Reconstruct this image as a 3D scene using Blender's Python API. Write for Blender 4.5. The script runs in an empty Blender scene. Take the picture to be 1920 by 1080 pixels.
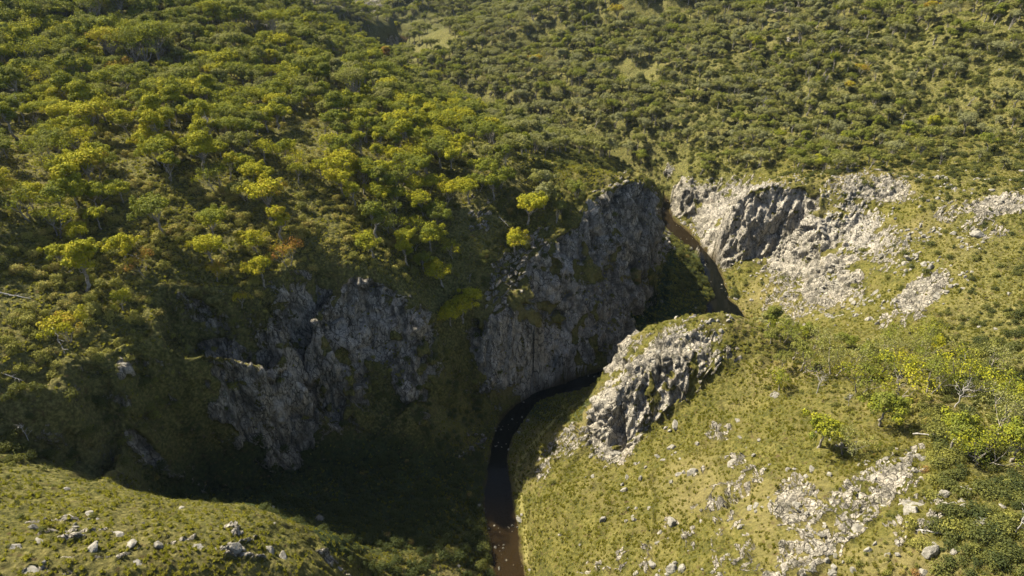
import bpy, math, random
import numpy as np
from mathutils import Vector, Matrix
from mathutils.geometry import delaunay_2d_cdt

R = math.radians
sc = bpy.context.scene
random.seed(7)
rng = np.random.default_rng(7)

# ------------------------------------------------------------------ camera
CAM_H, PITCH, FPX = 150.0, 32.0, 1300.0      # metres above the river, degrees down, focal length in 1920-wide pixels
cam_data = bpy.data.cameras.new('camera')
cam = bpy.data.objects.new('camera', cam_data)
sc.collection.objects.link(cam)
cam.location = (0, 0, CAM_H)
cam.rotation_euler = (R(90 - PITCH), 0, 0)
cam_data.sensor_width = 36.0
cam_data.lens = 36.0 * FPX / 1920.0
cam_data.clip_start = 0.5
cam_data.clip_end = 6000
sc.camera = cam

# ------------------------------------------------------------------ world, sun, exposure
SUN_EL, SUN_DX, SUN_DY = 44.0, 0.82, -0.57     # where the light travels to, on the ground
world = bpy.data.worlds.new('World')
sc.world = world
world.use_nodes = True
wn = world.node_tree
sky = wn.nodes.new('ShaderNodeTexSky')
sky.sky_type = 'NISHITA'
sky.sun_disc = False
sky.sun_elevation = R(SUN_EL)
sky.sun_rotation = math.atan2(-SUN_DX, -SUN_DY)
sky.altitude = 900
sky.air_density = 0.7
sky.dust_density = 4.0
bg = wn.nodes['Background']
bg.inputs['Strength'].default_value = 0.09
wn.links.new(sky.outputs[0], bg.inputs['Color'])
sun_data = bpy.data.lights.new('sun', 'SUN')
sun_data.energy = 5.0
sun_data.angle = R(0.5)
sun_data.color = (1.0, 0.92, 0.77)
sun = bpy.data.objects.new('sun', sun_data)
sc.collection.objects.link(sun)
_n = math.hypot(SUN_DX, SUN_DY)
_d = Vector((SUN_DX / _n * math.cos(R(SUN_EL)), SUN_DY / _n * math.cos(R(SUN_EL)), -math.sin(R(SUN_EL))))
sun.rotation_euler = _d.to_track_quat('-Z', 'Y').to_euler()
sun.location = (-200, 200, 400)
sc.view_settings.view_transform = 'Standard'
sc.view_settings.look = 'None'
sc.view_settings.exposure = 1.45
sc.view_settings.gamma = 1.0
sc.view_settings.use_curve_mapping = False
sc.cycles.max_bounces = 5
sc.cycles.diffuse_bounces = 2
sc.cycles.transparent_max_bounces = 8

CP, SP = math.cos(R(PITCH)), math.sin(R(PITCH))

def unproject(u, v, z):
    dx = (u - 960) / FPX; dv = (540 - v) / FPX
    dy = CP + dv * SP; dz = -SP + dv * CP
    t = (CAM_H - z) / -dz
    return (dx * t, dy * t, z)

def project(x, y, z):
    dz = z - CAM_H
    depth = y * CP - dz * SP
    up = y * SP + dz * CP
    depth = np.maximum(depth, 1e-3)
    return 960 + FPX * x / depth, 540 - FPX * up / depth, depth

# ------------------------------------------------------------------ noise in numpy
def _hash(ix, iy, iz, seed):
    h = (ix.astype(np.int64) * 374761393 + iy.astype(np.int64) * 668265263 + iz.astype(np.int64) * 2147483647 + seed * 974634777) & 0xffffffff
    h = ((h ^ (h >> 13)) * 1274126177) & 0xffffffff
    h = ((h ^ (h >> 15)) * 2246822519) & 0xffffffff
    return (h ^ (h >> 16)) & 0xffffffff

def vnoise(x, y, z, seed=0):
    x0 = np.floor(x).astype(np.int64); y0 = np.floor(y).astype(np.int64); z0 = np.floor(z).astype(np.int64)
    fx = x - x0; fy = y - y0; fz = z - z0
    ux = fx * fx * fx * (fx * (fx * 6 - 15) + 10); uy = fy * fy * fy * (fy * (fy * 6 - 15) + 10); uz = fz * fz * (3 - 2 * fz)
    out = 0
    flat = np.ndim(z) == 0 or (np.all(z == z.flat[0]) if np.size(z) else True)
    for k in ((0,) if flat else (0, 1)):
        wz = 1.0 if flat else (uz if k else 1 - uz)
        for j in (0, 1):
            wy = uy if j else 1 - uy
            for i in (0, 1):
                wx = ux if i else 1 - ux
                h = _hash(x0 + i, y0 + j, z0 + k, seed)
                a = (h & 0xffff) / 65535.0 * 2 - 1; b = ((h >> 16) & 0xffff) / 65535.0 * 2 - 1
                out = out + (a * (fx - i) + b * (fy - j) + (0 if flat else ((h & 0xff) / 127.5 - 1) * (fz - k))) * wx * wy * wz
    return out * 1.6

def fbm2(x, y, scale, octaves, seed=0, gain=0.5, ridged=False):
    s = 0; a = 1.0; f = 1.0 / scale; tot = 0
    z = np.zeros(1)[0]
    for o in range(octaves):
        n = vnoise(x * f + o * 17.3, y * f - o * 9.1, np.float64(0), seed + o)
        if ridged: n = 1 - 2 * np.abs(n)
        s = s + a * n; tot += a; a *= gain; f *= 2.03
    return s / tot

def worley(x, y, z, seed=0, three=True):
    """F1, F2 and a random number per cell."""
    x0 = np.floor(x).astype(np.int64); y0 = np.floor(y).astype(np.int64); z0 = np.floor(z).astype(np.int64)
    f1 = np.full(x.shape, 9.0); f2 = np.full(x.shape, 9.0); cid = np.zeros(x.shape)
    for k in ((-1, 0, 1) if three else (0,)):
        for j in (-1, 0, 1):
            for i in (-1, 0, 1):
                h = _hash(x0 + i, y0 + j, z0 + k, seed)
                px = x0 + i + (h & 1023) / 1023.0; py = y0 + j + ((h >> 10) & 1023) / 1023.0
                pz = z0 + k + ((h >> 20) & 1023) / 1023.0 if three else z
                d = np.sqrt((px - x) ** 2 + (py - y) ** 2 + (pz - z) ** 2)
                near = d < f1
                f2 = np.where(near, f1, np.minimum(f2, d))
                cid = np.where(near, ((h >> 5) & 4095) / 4095.0, cid)
                f1 = np.where(near, d, f1)
    return f1, f2, cid

def sstep(a, b, x):
    t = np.clip((x - a) / (b - a), 0, 1)
    return t * t * (3 - 2 * t)

# ------------------------------------------------------------------ terrain: surveyed lines (pixel u, pixel v, metres above the river)
RIV_L = [(930,1090),(917,1010),(906,940),(915,880),(922,830),(935,790),(960,765),(1000,738),(1050,718),(1100,703),(1145,688)]
RIV_L2 = [(1345,568),(1332,535),(1316,500),(1296,470),(1268,445),(1246,425),(1238,400),(1244,378)]
RIV_R = [(985,1090),(974,1010),(966,960),(956,900),(950,860),(960,820),(985,785),(1005,752),(1040,740),(1085,733),(1115,720),(1150,700)]
RIV_R2 = [(1388,580),(1366,560),(1358,525),(1342,492),(1312,457),(1290,432),(1264,414),(1256,395),(1262,378)]
riv_l = [(-8,-60,0),(-9,20,0),(-7,70,0)] + [unproject(u,v,0) for u,v in RIV_L] + [(40,195,0),(56,203,0),(70,213,0),(78,225,0)] + [unproject(u,v,0) for u,v in RIV_L2]
riv_r = [(6,-60,0),(5,20,0),(4,70,0)] + [unproject(u,v,0) for u,v in RIV_R] + [(47,185,0),(62,190,0),(78,199,0),(89,214,0)] + [unproject(u,v,0) for u,v in RIV_R2]
far_l = [unproject(905,228,0),unproject(800,195,0),unproject(715,165,0),unproject(700,130,0),unproject(735,100,0),unproject(747,88,0),unproject(753,70,0),(-150,735,0),(-230,775,0),(-340,800,0),(-460,880,0)]
WIDE = 9.0
far_r = [(x+WIDE,y-2,0) for x,y,z in far_l]
riv_l += far_l; riv_r += far_r

LINES = [
 # foreground knoll, lower left
 [(-150,860,66),(-50,878,63),(60,893,61),(160,912,59),(250,937,57),(340,957,55),(430,962,53),(490,972,52),(550,1003,47),(600,1040,39),(650,1078,31),(700,1120,22)],
 [(-100,1080,74),(0,1080,70),(150,1080,67),(300,1080,63),(430,1080,58),(550,1080,51),(620,1090,44)],
 [(0,980,67),(150,990,65),(300,1010,61),(450,1020,57)],
 # ravine behind it
 [(890,1000,2),(800,985,4),(710,965,6),(620,945,9),(540,945,12),(470,950,15),(400,945,19),(320,935,29),(240,915,37),(160,890,46),(60,865,53),(-60,850,58)],
 [(880,1070,3),(830,1040,7),(760,1060,12),(700,1030,12)],
 [(598,640,36),(600,700,28),(598,770,18),(594,830,12)],[(555,690,42),(548,770,30),(545,830,22)],[(645,690,35),(650,760,24),(650,820,15)],[(700,760,19),(705,820,12)],[(770,740,25),(775,800,13)],
 # spur
 [(-80,700,69),(0,722,66),(80,745,64),(150,768,60),(215,790,54.5),(280,825,45),(320,860,37),(355,895,28)],
 [(240,735,57),(300,790,45),(345,840,35)],
 # left massif rim and slope above
 [(-50,620,72),(60,640,69),(150,660,65),(230,668,61.5),(320,655,59.5),(400,650,57.5),(470,640,55.5),(530,605,54),(585,575,52.5)],
 [(-50,520,75),(150,540,69),(300,540,65),(450,540,60),(560,520,56.5)],
 [(-100,400,82),(100,400,77),(300,400,72),(450,420,66),(560,430,62),(640,450,60),(700,482,55),(745,522,49.5)],
 [(590,500,56),(650,508,54),(710,520,51),(755,553,46),(782,595,42),(792,640,35),(785,700,26),(800,760,16)],
 [(585,575,50),(600,640,40),(604,700,31),(596,770,22)],
 # massif foot
 [(905,870,2),(880,860,4),(820,870,6),(740,880,8),(660,870,10),(600,868,12),(540,885,14),(470,905,17),(410,925,20)],
 [(420,760,34),(480,770,32),(560,740,32)],
 # gully with trees
 [(640,300,68),(700,350,62),(742,430,54),(800,520,43.5),(850,600,31),(873,680,17),(888,760,5),(905,820,1.5)],
 # central ridge to the buttress
 [(800,300,62),(850,340,59),(880,370,56),(910,420,51),(940,470,45),(955,520,39.5),(930,575,33),(905,625,27.5),(899,680,19),(905,740,9),(918,800,1)],
 [(940,590,32),(975,572,34),(1015,572,33),(1050,585,30),(1080,605,24),(1100,640,15)],
 [(955,520,39.5),(1000,480,42),(1040,450,44),(1080,408,48),(1112,370,52),(1150,352,54),(1195,350,53),(1228,358,51),(1243,385,46)],
 [(1000,303,60),(1100,306,58.3),(1180,318,56.3),(1218,334,54)],
 [(1060,560,26),(1120,560,24),(1165,540,22)],
 # main face foot
 [(1145,688,0.3),(1160,660,2),(1182,628,4),(1207,592,5.5),(1228,552,7),(1247,512,8),(1266,482,7),(1266,455,5)],
 [(1220,610,3),(1280,560,3),(1300,520,3)],
 # crest behind
 [(1000,288,59),(920,270,59),(830,250,58),(760,225,60),(700,200,62),(600,150,70),(500,130,75),(400,120,78),(280,145,78),(120,120,82),(0,100,86),(-150,90,92)],
 [(150,270,80),(400,270,76),(600,240,70)],
 [(-100,0,96),(100,0,95),(300,0,91),(400,0,84),(500,8,71),(570,34,57),(620,62,39),(650,95,22),(672,115,13)],
 # valley beyond
 [(1180,318,14),(1100,290,12),(1000,262,10),(900,236,6)],
 [(1244,372,4),(1230,340,10)],
 # right hand forest slopes
 [(1250,335,14),(1330,305,20),(1420,300,28),(1500,305,34),(1600,310,40),(1750,310,47),(1950,305,54)],
 [(1100,240,16),(1250,250,22),(1400,250,30),(1550,245,38),(1750,250,46),(1950,250,56)],
 [(1000,190,14),(1150,180,24),(1400,150,41),(1650,140,56),(1950,120,74)],
 [(850,150,9),(1000,120,22),(1150,80,38),(1400,50,54),(1650,30,72),(1950,0,94)],
 [(790,118,8),(830,103,16),(880,84,24),(930,68,31),(1017,38,43),(1060,14,53),(1110,-5,62),(1200,-5,66)],
 [(765,62,1),(840,58,3),(900,48,7),(980,28,15),(1050,0,28)],
 # far left of the valley
 [(672,90,12),(700,72,15),(722,60,18),(738,56,16),(744,70,4)],
 [(640,20,34),(690,40,22),(735,45,14)],
 [(745,35,6),(800,25,12)],[(690,8,16),(780,0,21),(860,0,25)],
 # right cliff
 [(1268,372,8),(1280,352,15),(1298,345,17),(1312,362,13),(1316,390,8)],
 [(1322,405,20),(1335,378,28),(1370,358,33.5),(1410,350,36),(1470,350,38),(1540,345,41),(1600,352,42)],
 [(1268,415,2),(1295,428,2),(1318,445,2.5),(1345,482,2.5),(1373,505,3.5),(1420,492,7),(1470,490,11),(1500,500,15)],
 [(1520,420,31),(1560,470,26),(1590,500,24)],
  [(1366,530,1.5),(1400,525,4),(1440,515,8)],
 [(1375,560,1),(1420,570,3),(1465,585,6),(1480,605,8)],
 # right plateau
 [(1580,325,43),(1700,325,47.5),(1800,325,50.5),(1950,318,56)],
 [(1700,395,43),(1760,388,46.5),(1830,378,50.5),(1950,352,56)],
 [(1705,425,40),(1780,432,43.5),(1850,442,46),(1950,445,49)],
 # rock slope right
 [(1600,440,30),(1650,400,36)],
 [(1560,530,19),(1600,500,25),(1660,470,32),(1750,460,40)],
 [(1500,560,12),(1560,575,16),(1620,565,23),(1670,530,32),(1740,500,38),(1800,500,42)],
 [(1490,610,11),(1540,610,19),(1610,620,27),(1680,625,33),(1800,610,40),(1950,600,48)],
 [(1520,650,27),(1600,660,35),(1680,690,41),(1780,700,45),(1950,700,51)],
 # promontory
 [(1152,672,16),(1175,640,24),(1205,618,30),(1245,602,34),(1300,588,38),(1350,581,39.5),(1400,588,39),(1440,608,36.5),(1462,640,33)],
 [(1112,770,14),(1128,790,15.5),(1150,738,24.5),(1182,690,30),(1230,655,35),(1290,640,38),(1345,640,39),(1385,660,37)],
 [(1110,815,9.5),(1130,845,9),(1152,868,8.5),(1200,848,13),(1240,815,17),(1280,783,21.5),(1330,742,28),(1370,708,33),(1410,678,36)],
 [(1080,740,2),(1120,730,5),(1145,710,8)],
 # slope down to the river
 [(1000,1090,2),(990,1010,2),(980,960,1.5),(972,900,1.5),(972,860,2),(1000,830,3),(1050,790,3.5),(1090,760,3)],
 [(1060,1080,11),(1040,1000,9),(1030,940,8),(1030,880,7),(1060,840,7)],
 [(1150,1080,22),(1150,1000,18),(1140,930,14),(1180,890,14),(1280,840,21),(1380,780,29),(1440,730,36)],
 [(1300,1080,35),(1300,1000,30),(1320,920,30),(1420,840,37),(1480,790,40)],
 [(1500,1080,51),(1500,980,48),(1500,900,46),(1540,830,44.5),(1600,760,44)],
 [(1720,1080,61),(1700,950,57),(1700,850,51),(1720,780,48)],
 [(1950,1080,67),(1950,950,62),(1950,850,57),(1950,780,53)],
]
HIDDEN = [(-300,60,95),(-260,150,92),(-330,300,118),(-420,450,140),(-500,800,160),(-420,650,120),(-340,520,95),(-230,540,60),
 (-60,20,66),(-30,45,38),(-20,25,48),(-100,10,76),(-300,-60,100),(-30,-60,50),(25,50,30),(40,20,42),(25,-60,40),(90,20,66),(200,20,80),(300,-60,90),
 (230,60,75),(240,150,58),(270,250,64),(360,400,112),(520,600,165),(300,700,120),(150,760,80),(60,900,90),(300,1000,170),(700,1000,220),(700,400,190),(500,200,110),(600,-60,120),
 (0,1200,150),(300,1500,240),(700,1500,260),(-30,1500,120),(-230,1000,90),(-300,1200,170),(-500,1500,230),(-700,1000,210),(-700,400,190),(-600,-60,150),(-700,1500,240),(-330,800,80),(-260,900,40),(-130,850,40),(-60,830,30)]

def dens(P, step):
    out = []
    for a, b in zip(P[:-1], P[1:]):
        a = np.array(a, float); b = np.array(b, float)
        n = max(1, int(np.linalg.norm((b - a)[:2]) / step))
        for i in range(n): out.append(a + (b - a) * i / n)
    out.append(np.array(P[-1], float))
    return out

pts = []
for ln in LINES: pts += dens([unproject(*p) for p in ln], 3.0)
pts += [np.array(p, float) for p in HIDDEN]
for ln in (riv_l, riv_r):
    pts += [p + np.array([0, 0, 0.05]) for p in dens(ln, 3.0)]
cen = [tuple((np.array(a) + np.array(b)) / 2) for a, b in zip(*[[tuple(x) for x in l] for l in (riv_l[:3], riv_r[:3])])]
# the bed between the two banks
def resample(P, n):
    P = np.array(P, float); s = np.r_[0, np.cumsum(np.linalg.norm(np.diff(P, axis=0), axis=1))]
    t = np.linspace(0, s[-1], n)
    return np.stack([np.interp(t, s, P[:, k]) for k in range(3)], 1)
def centreline():
    L = resample(riv_l, 700); Rr = resample(riv_r, 700)
    out = []
    for p in L:
        d = np.linalg.norm(Rr[:, :2] - p[:2], axis=1); q = Rr[int(np.argmin(d))]
        out.append(((p + q) / 2, d.min()))
    return out
CEN = centreline()
RIVC = np.array([c[0][:2] for c in CEN]); RIVW = np.array([c[1] for c in CEN])
for k in range(0, 700, 2):
    c, w = CEN[k]
    pts.append(np.array([c[0], c[1], -1.0]))

P = np.array(pts)
# keep points apart so that lines that meet in plan do not make spikes
P2 = []
cell = {}
for p in P:
    key = (int(p[0] // 1.2), int(p[1] // 1.2))
    if key in cell: continue
    cell[key] = 1; P2.append(p)
P = np.array(P2)
vs, es, fs, ov, oe, of = delaunay_2d_cdt([Vector((p[0], p[1])) for p in P], [], [], 0, 1e-4)
PZ = np.array([P[o[0]][2] if o else 0 for o in ov]); PX = np.array([v[0] for v in vs]); PY = np.array([v[1] for v in vs])

X0, X1, Y0, Y1, RS = -700, 700, -60, 1500, 1.0
NXr, NYr = int((X1 - X0) / RS) + 1, int((Y1 - Y0) / RS) + 1
base = np.full((NYr, NXr), np.nan)
for f in fs:
    if len(f) != 3: continue
    ax, bx, cx = PX[list(f)]; ay, by, cy = PY[list(f)]; az, bz, cz = PZ[list(f)]
    i0 = max(0, int((min(ax, bx, cx) - X0) / RS)); i1 = min(NXr - 1, int((max(ax, bx, cx) - X0) / RS) + 1)
    j0 = max(0, int((min(ay, by, cy) - Y0) / RS)); j1 = min(NYr - 1, int((max(ay, by, cy) - Y0) / RS) + 1)
    if i1 < i0 or j1 < j0: continue
    gx, gy = np.meshgrid(X0 + RS * np.arange(i0, i1 + 1), Y0 + RS * np.arange(j0, j1 + 1))
    d = (by - cy) * (ax - cx) + (cx - bx) * (ay - cy)
    if abs(d) < 1e-9: continue
    l1 = ((by - cy) * (gx - cx) + (cx - bx) * (gy - cy)) / d
    l2 = ((cy - ay) * (gx - cx) + (ax - cx) * (gy - cy)) / d
    l3 = 1 - l1 - l2
    m = (l1 >= -1e-6) & (l2 >= -1e-6) & (l3 >= -1e-6)
    sub = base[j0:j1 + 1, i0:i1 + 1]
    sub[m] = (l1 * az + l2 * bz + l3 * cz)[m]
base = np.where(np.isnan(base), 150.0, base)

def gblur(a, s):
    r = int(3 * s + 0.5); k = np.exp(-0.5 * (np.arange(-r, r + 1) / s) ** 2); k /= k.sum()
    for ax in (0, 1):
        b = np.pad(a, [(r, r) if q == ax else (0, 0) for q in (0, 1)], mode='edge')
        o = 0
        for i, w in enumerate(k):
            o = o + w * (b[i:i + a.shape[0], :] if ax == 0 else b[:, i:i + a.shape[1]])
        a = o
    return a

b1 = gblur(base, 1.0); b6 = gblur(base, 4.5)
gy_, gx_ = np.gradient(b1); steep = gblur(np.hypot(gx_, gy_), 2.5)
# distance to the river
gX, gY = np.meshgrid(X0 + RS * np.arange(NXr), Y0 + RS * np.arange(NYr))
dr = np.full(base.shape, 60.0)
for k in range(0, 700, 1):
    c = RIVC[k]
    i0, i1 = int(c[0] - 40 - X0), int(c[0] + 41 - X0); j0, j1 = max(0, int(c[1] - 40 - Y0)), int(c[1] + 41 - Y0)
    s = np.s_[j0:j1, i0:i1]
    if gX[s].size: dr[s] = np.minimum(dr[s], np.hypot(gX[s] - c[0], gY[s] - c[1]) - RIVW[k] / 2)
cl = np.maximum(sstep(0.7, 1.4, steep), 1 - sstep(3, 12, dr))
farm = sstep(330, 480, gY) * sstep(12, 40, dr)
base = (b1 * cl + b6 * (1 - cl))
base = base * (1 - farm) + gblur(b6, 9.0) * farm
SLO = sstep(0.55, 1.5, gblur(steep, 1.0))

def samp(a, x, y):
    fx = np.clip((x - X0) / RS, 0, NXr - 1.001); fy = np.clip((y - Y0) / RS, 0, NYr - 1.001)
    i = fx.astype(int); j = fy.astype(int); u = fx - i; v = fy - j
    return (a[j, i] * (1 - u) + a[j, i + 1] * u) * (1 - v) + (a[j + 1, i] * (1 - u) + a[j + 1, i + 1] * u) * v

def relief(x, y):
    """gullies, hummocks and ribs on top of the surveyed surface"""
    k = sstep(0.5, 9, samp(dr, x, y)); st = samp(SLO, x, y)
    wx = x + 3 * fbm2(x, y, 17, 2, 31); wy = y + 3 * fbm2(x, y, 17, 2, 32)
    r = 1.5 * fbm2(wx, wy, 26, 4, 1) + 1.6 * st * fbm2(wx, wy, 9, 4, 5, 0.55, True)
    r = r + 0.55 * (1 - st) * fbm2(wx, wy, 5.0, 3, 9, 0.55, True)
    far = sstep(300, 480, y)
    r = r + 1.5 * (1 - st) * sstep(240, 190, y) * sstep(0, 25, x) * fbm2((x * .80 + y * .60) / 2.2 + .2 * wx, -x * .60 + y * .80, 11, 3, 15, .5, True)
    r = r + 3.0 * sstep(280, 330, y) * (1 - far) * fbm2(x, y, 55, 3, 16, .5, True) + far * 5 * fbm2(x, y, 60, 3, 17, .5, True)
    r = r + sstep(700, 900, y) * 26 * fbm2(x, y, 160, 4, 14, 0.55, True)
    r = r + far * 9 * fbm2(x, y, 90, 4, 12, 0.5, True)
    return r * k

def height(x, y):
    return samp(base, x, y) + relief(x, y)
# ------------------------------------------------------------------ the terrain mesh
def blob(u, v, L):
    """0..1, painted cover: ellipses (u, v, ru, rv, degrees, weight) in the survey's pixel frame"""
    m = np.zeros_like(u)
    for (cu, cv, ru, rv, a, w) in L:
        ca, sa = math.cos(R(a)), math.sin(R(a))
        du = u - cu; dv_ = v - cv
        e = ((du * ca + dv_ * sa) / ru) ** 2 + ((-du * sa + dv_ * ca) / rv) ** 2
        m = np.maximum(m, w * np.clip(1.5 - e, 0, 1) if w > 0 else m * 0)
        if w < 0: m = m
    return m

exec_lod = 1.0
NC, NRW = 1180, 1650
s_in = np.linspace(-0.63, 0.63, NC - 120)
s_out = 0.63 + (np.linspace(0, 1, 61)[1:] ** 1.6) * 0.75
S = np.r_[-s_out[::-1], s_in, s_out]
DN = 3200
yd = -40 + 1530 * (np.linspace(0, 1, DN) ** 1.9)
SS, YD = np.meshgrid(S, yd)
XD = SS * (YD + 70)
HD = samp(base, XD, YD)
# row spacing follows the ground as well as the distance, so that cliffs get as many rows as slopes
dxy = np.diff(YD, axis=0) * np.sqrt(1 + SS[1:] ** 2); dh = np.diff(HD, axis=0)
hm = (HD[1:] + HD[:-1]) / 2 - CAM_H; ym = np.hypot((YD[1:] + YD[:-1]) / 2, (XD[1:] + XD[:-1]) / 2)
dist2 = hm ** 2 + ym ** 2
ang = np.abs(dxy * hm - dh * ym) / dist2
W = np.sqrt(ang ** 2 + (0.30 * np.sqrt(dxy ** 2 + dh ** 2)) ** 2 / dist2)
kern = np.ones(9) / 9
CW = np.vstack([np.zeros((1, len(S))), np.cumsum(W, axis=0)])
# even out neighbouring columns
CW = sum(np.roll(CW, k, axis=1) * w for k, w in zip(range(-3, 4), (1, 2, 3, 4, 3, 2, 1))) / 16.0
CW[:, :3] = CW[:, 3:4]; CW[:, -3:] = CW[:, -4:-3]
GX = np.empty((NRW, len(S))); GY = np.empty_like(GX)
tt = np.linspace(0, 1, NRW)
for c in range(len(S)):
    yy = np.interp(tt * CW[-1, c], CW[:, c], yd)
    GY[:, c] = yy; GX[:, c] = S[c] * (yy + 70)
GZ = samp(base, GX, GY)
# normals of the smooth surface
e = 1.2
nx = -(samp(base, GX + e, GY) - samp(base, GX - e, GY)) / (2 * e)
ny = -(samp(base, GX, GY + e) - samp(base, GX, GY - e)) / (2 * e)
nl = np.sqrt(nx ** 2 + ny ** 2 + 1); nx /= nl; ny /= nl; nz = 1 / nl
GZ = GZ + relief(GX, GY)
U, V, DEP = project(GX, GY, GZ)
DR = samp(dr, GX, GY)
slope = np.sqrt(nx ** 2 + ny ** 2) / nz

# ---- cover: how much bare rock shows
ROCK = [ # crags
 (1420,410,110,70,10,1.35),(1340,420,40,80,-15,1.35),(1290,375,28,38,0,1.35),(1500,450,90,80,25,1.35),(1600,430,85,50,20,1.2),(1640,355,80,28,5,1.2),(1650,480,60,30,-30,.9),(1560,520,70,55,-30,1.35),
 (1480,560,50,50,10,.9),(1730,550,60,28,-35,1.35),(1700,590,60,22,-25,.85),(1810,410,60,20,8,.9),(1850,435,35,18,5,.9),(1880,385,80,20,-8,1.35),(1500,375,140,22,3,.8),
 (1245,700,112,62,-38,1.35),(1155,800,55,72,10,1.35),(1075,830,45,26,-40,.9),(1230,640,40,14,-30,.5),(1160,690,20,60,10,.8),
 (1050,840,26,30,-40,.85),(1020,890,14,34,0,.8),(1495,945,40,48,20,1.35),(1590,968,170,44,-40,1.3),(1520,1050,70,30,-30,1.2),(1710,960,60,70,-30,.5),(1360,925,90,24,-27,.9),(1350,1035,13,60,3,.9),(1392,1010,16,50,-18,.85),(1295,1010,12,34,0,.8),(1260,985,14,14,0,.8),(1477,1010,22,30,0,.8),(1420,1060,40,18,0,.6),
 (1215,1040,10,40,0,.7),(1110,1065,50,12,0,.6),(1170,1050,12,24,0,.6),(1375,868,26,14,0,.7),(1350,810,24,18,0,.6),(1560,850,60,14,-30,.5),
 (1310,885,18,12,0,.6),(1350,665,50,20,10,.6),(1185,665,36,26,-40,.9),(1450,740,14,9,0,.8),
 (1000,660,100,75,0,1),(1060,500,110,70,0,.8),(1170,430,80,90,0,1),(1130,560,80,80,0,.75),(930,590,25,120,5,.8),(900,400,25,40,0,.6),
 (700,600,105,65,20,1),(560,640,50,90,-5,1),(530,750,85,110,15,1),(430,730,40,60,20,.5),(640,720,45,80,0,.8),(780,700,40,60,0,.5),(410,660,40,20,0,.6),(880,820,30,60,0,.35),(800,720,40,80,0,.3),
 (270,840,50,16,40,.6),(220,690,30,18,30,.55),(420,655,35,14,0,.6),(940,640,50,50,0,.7),
 (740,80,16,14,0,.8),(760,110,30,8,10,.7),(620,6,60,14,0,1.2),(690,14,40,16,-10,1.0),(1460,15,26,12,0,.8),(1560,8,22,8,0,.8),(1480,70,26,7,0,.5),(1255,322,12,16,0,.9),
 (200,1010,240,40,6,.30),(420,1030,150,40,10,.36),(560,1060,80,30,20,.42),(100,1050,140,40,0,.34),
]
def blobs(u, v):
    m = np.zeros_like(u)
    for (cu, cv, ru, rv, a, w) in ROCK:
        ca, sa = math.cos(R(a)), math.sin(R(a))
        du = u - cu; dv_ = v - cv
        e_ = ((du * ca + dv_ * sa) / ru) ** 2 + ((-du * sa + dv_ * ca) / rv) ** 2
        m = np.maximum(m, w * sstep(1.7, 0.5, e_))
    return m
VEG = [(597,770,9,80),(695,800,55,60),(655,740,12,50),(850,760,45,90),(745,640,10,40),(480,700,10,70),(530,650,60,10),(1090,520,45,22),(1150,470,10,60),(1010,600,45,12),(1200,520,30,22),(1085,640,10,40),(1560,470,40,10),(1620,500,30,10),(1540,400,60,8),(1300,700,10,40),(1225,745,9,40)]
def vegs(u, v):
    m = np.zeros_like(u)
    for (cu, cv, ru, rv) in VEG: m = np.maximum(m, sstep(1.8, .4, ((u - cu) / ru) ** 2 + ((v - cv) / rv) ** 2))
    return m
paint = blobs(U, V)
_w1 = 14 * vnoise(GX / 4, GY / 4, GZ / 4, 301); _w2 = 14 * vnoise(GX / 4, GY / 4, GZ / 4, 302)
paint = paint * (1 - .8 * vegs(U + _w1, V + _w2))
def broken(x, y, z):
    return fbm2(x + z * 0.6, y + z * 0.5, 7.0, 5, 40, 0.62)
nb = broken(GX, GY, GZ)
rock = np.minimum(paint, 1) * 1.0 + 0.55 * sstep(0.9, 2.2, slope) * (DR < 200) + 0.55 * nb - 0.18
# on gentle ground the rock comes up as separate blocks along the strike
wq1 = 0.9 * vnoise(GX / 3, GY / 3, np.float64(0), 171); wq2 = 0.9 * vnoise(GX / 3 + 7, GY / 3, np.float64(0), 172)
sx_ = GX * .80 + GY * .60; sy_ = -GX * .60 + GY * .80
of1, of2, oid = worley(sx_ / 2.7 + wq1 * .4, sy_ / 1.15 + wq2 * .5, np.float64(0), 173, False)
strip = fbm2(sx_ / 4.5 + wq1 * .3, sy_ + wq2, 4.6, 3, 174, .5)
blockiness = sstep(1.6, 0.9, slope) * (GY < 420) * (1 - .85 * sstep(1.0, 1.25, paint + .30 * nb) * np.where((V < 620) | ((U > 1060) & (U < 1420) & (V < 880)), 1.15, .95 * sstep(-.15, .12, strip)))
pden = np.clip(paint * .95 + .9 * strip - .12, 0, 1) * sstep(.05, .35, paint)
blk = np.where(oid < pden, sstep(.02, .22, of2 - of1), 0) 
pock = vnoise(GX / 5 + 3, GY / 5, GZ / 6, 97) + .6 * vnoise(GX / 2.2, GY / 2.2, GZ / 2.6, 98)
rock = rock * (1 - blockiness) + (blk * .95 - .12) * blockiness
rock = np.where(GY > 480, rock - 0.3, rock)
pock = vnoise(GX / 5 + 3, GY / 5, GZ / 6, 97) + .6 * vnoise(GX / 2.2, GY / 2.2, GZ / 2.6, 98)
rock = rock - .8 * sstep(.25, .7, -strip + .5 * pock) * sstep(1.4, .7, slope)
rock = rock - .80 * sstep(.08, .6, pock) * sstep(.7, 1.4, slope)
rock = np.clip(rock, -0.4, 1.3)
rockc = sstep(0.40, 0.62, rock)

# ---- rock relief: blocks, ribs and cracks, pushed out along the normal
sel = rock > 0.15
x_, y_, z_ = GX[sel], GY[sel], GZ[sel]
cliff_ = sstep(0.8, 2.0, slope[sel])
wob = 0.8 * vnoise(x_ / 4, y_ / 4, z_ / 4, 77)
wob2 = 0.8 * vnoise(x_ / 5 + 9, y_ / 5, z_ / 5, 78)
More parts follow.
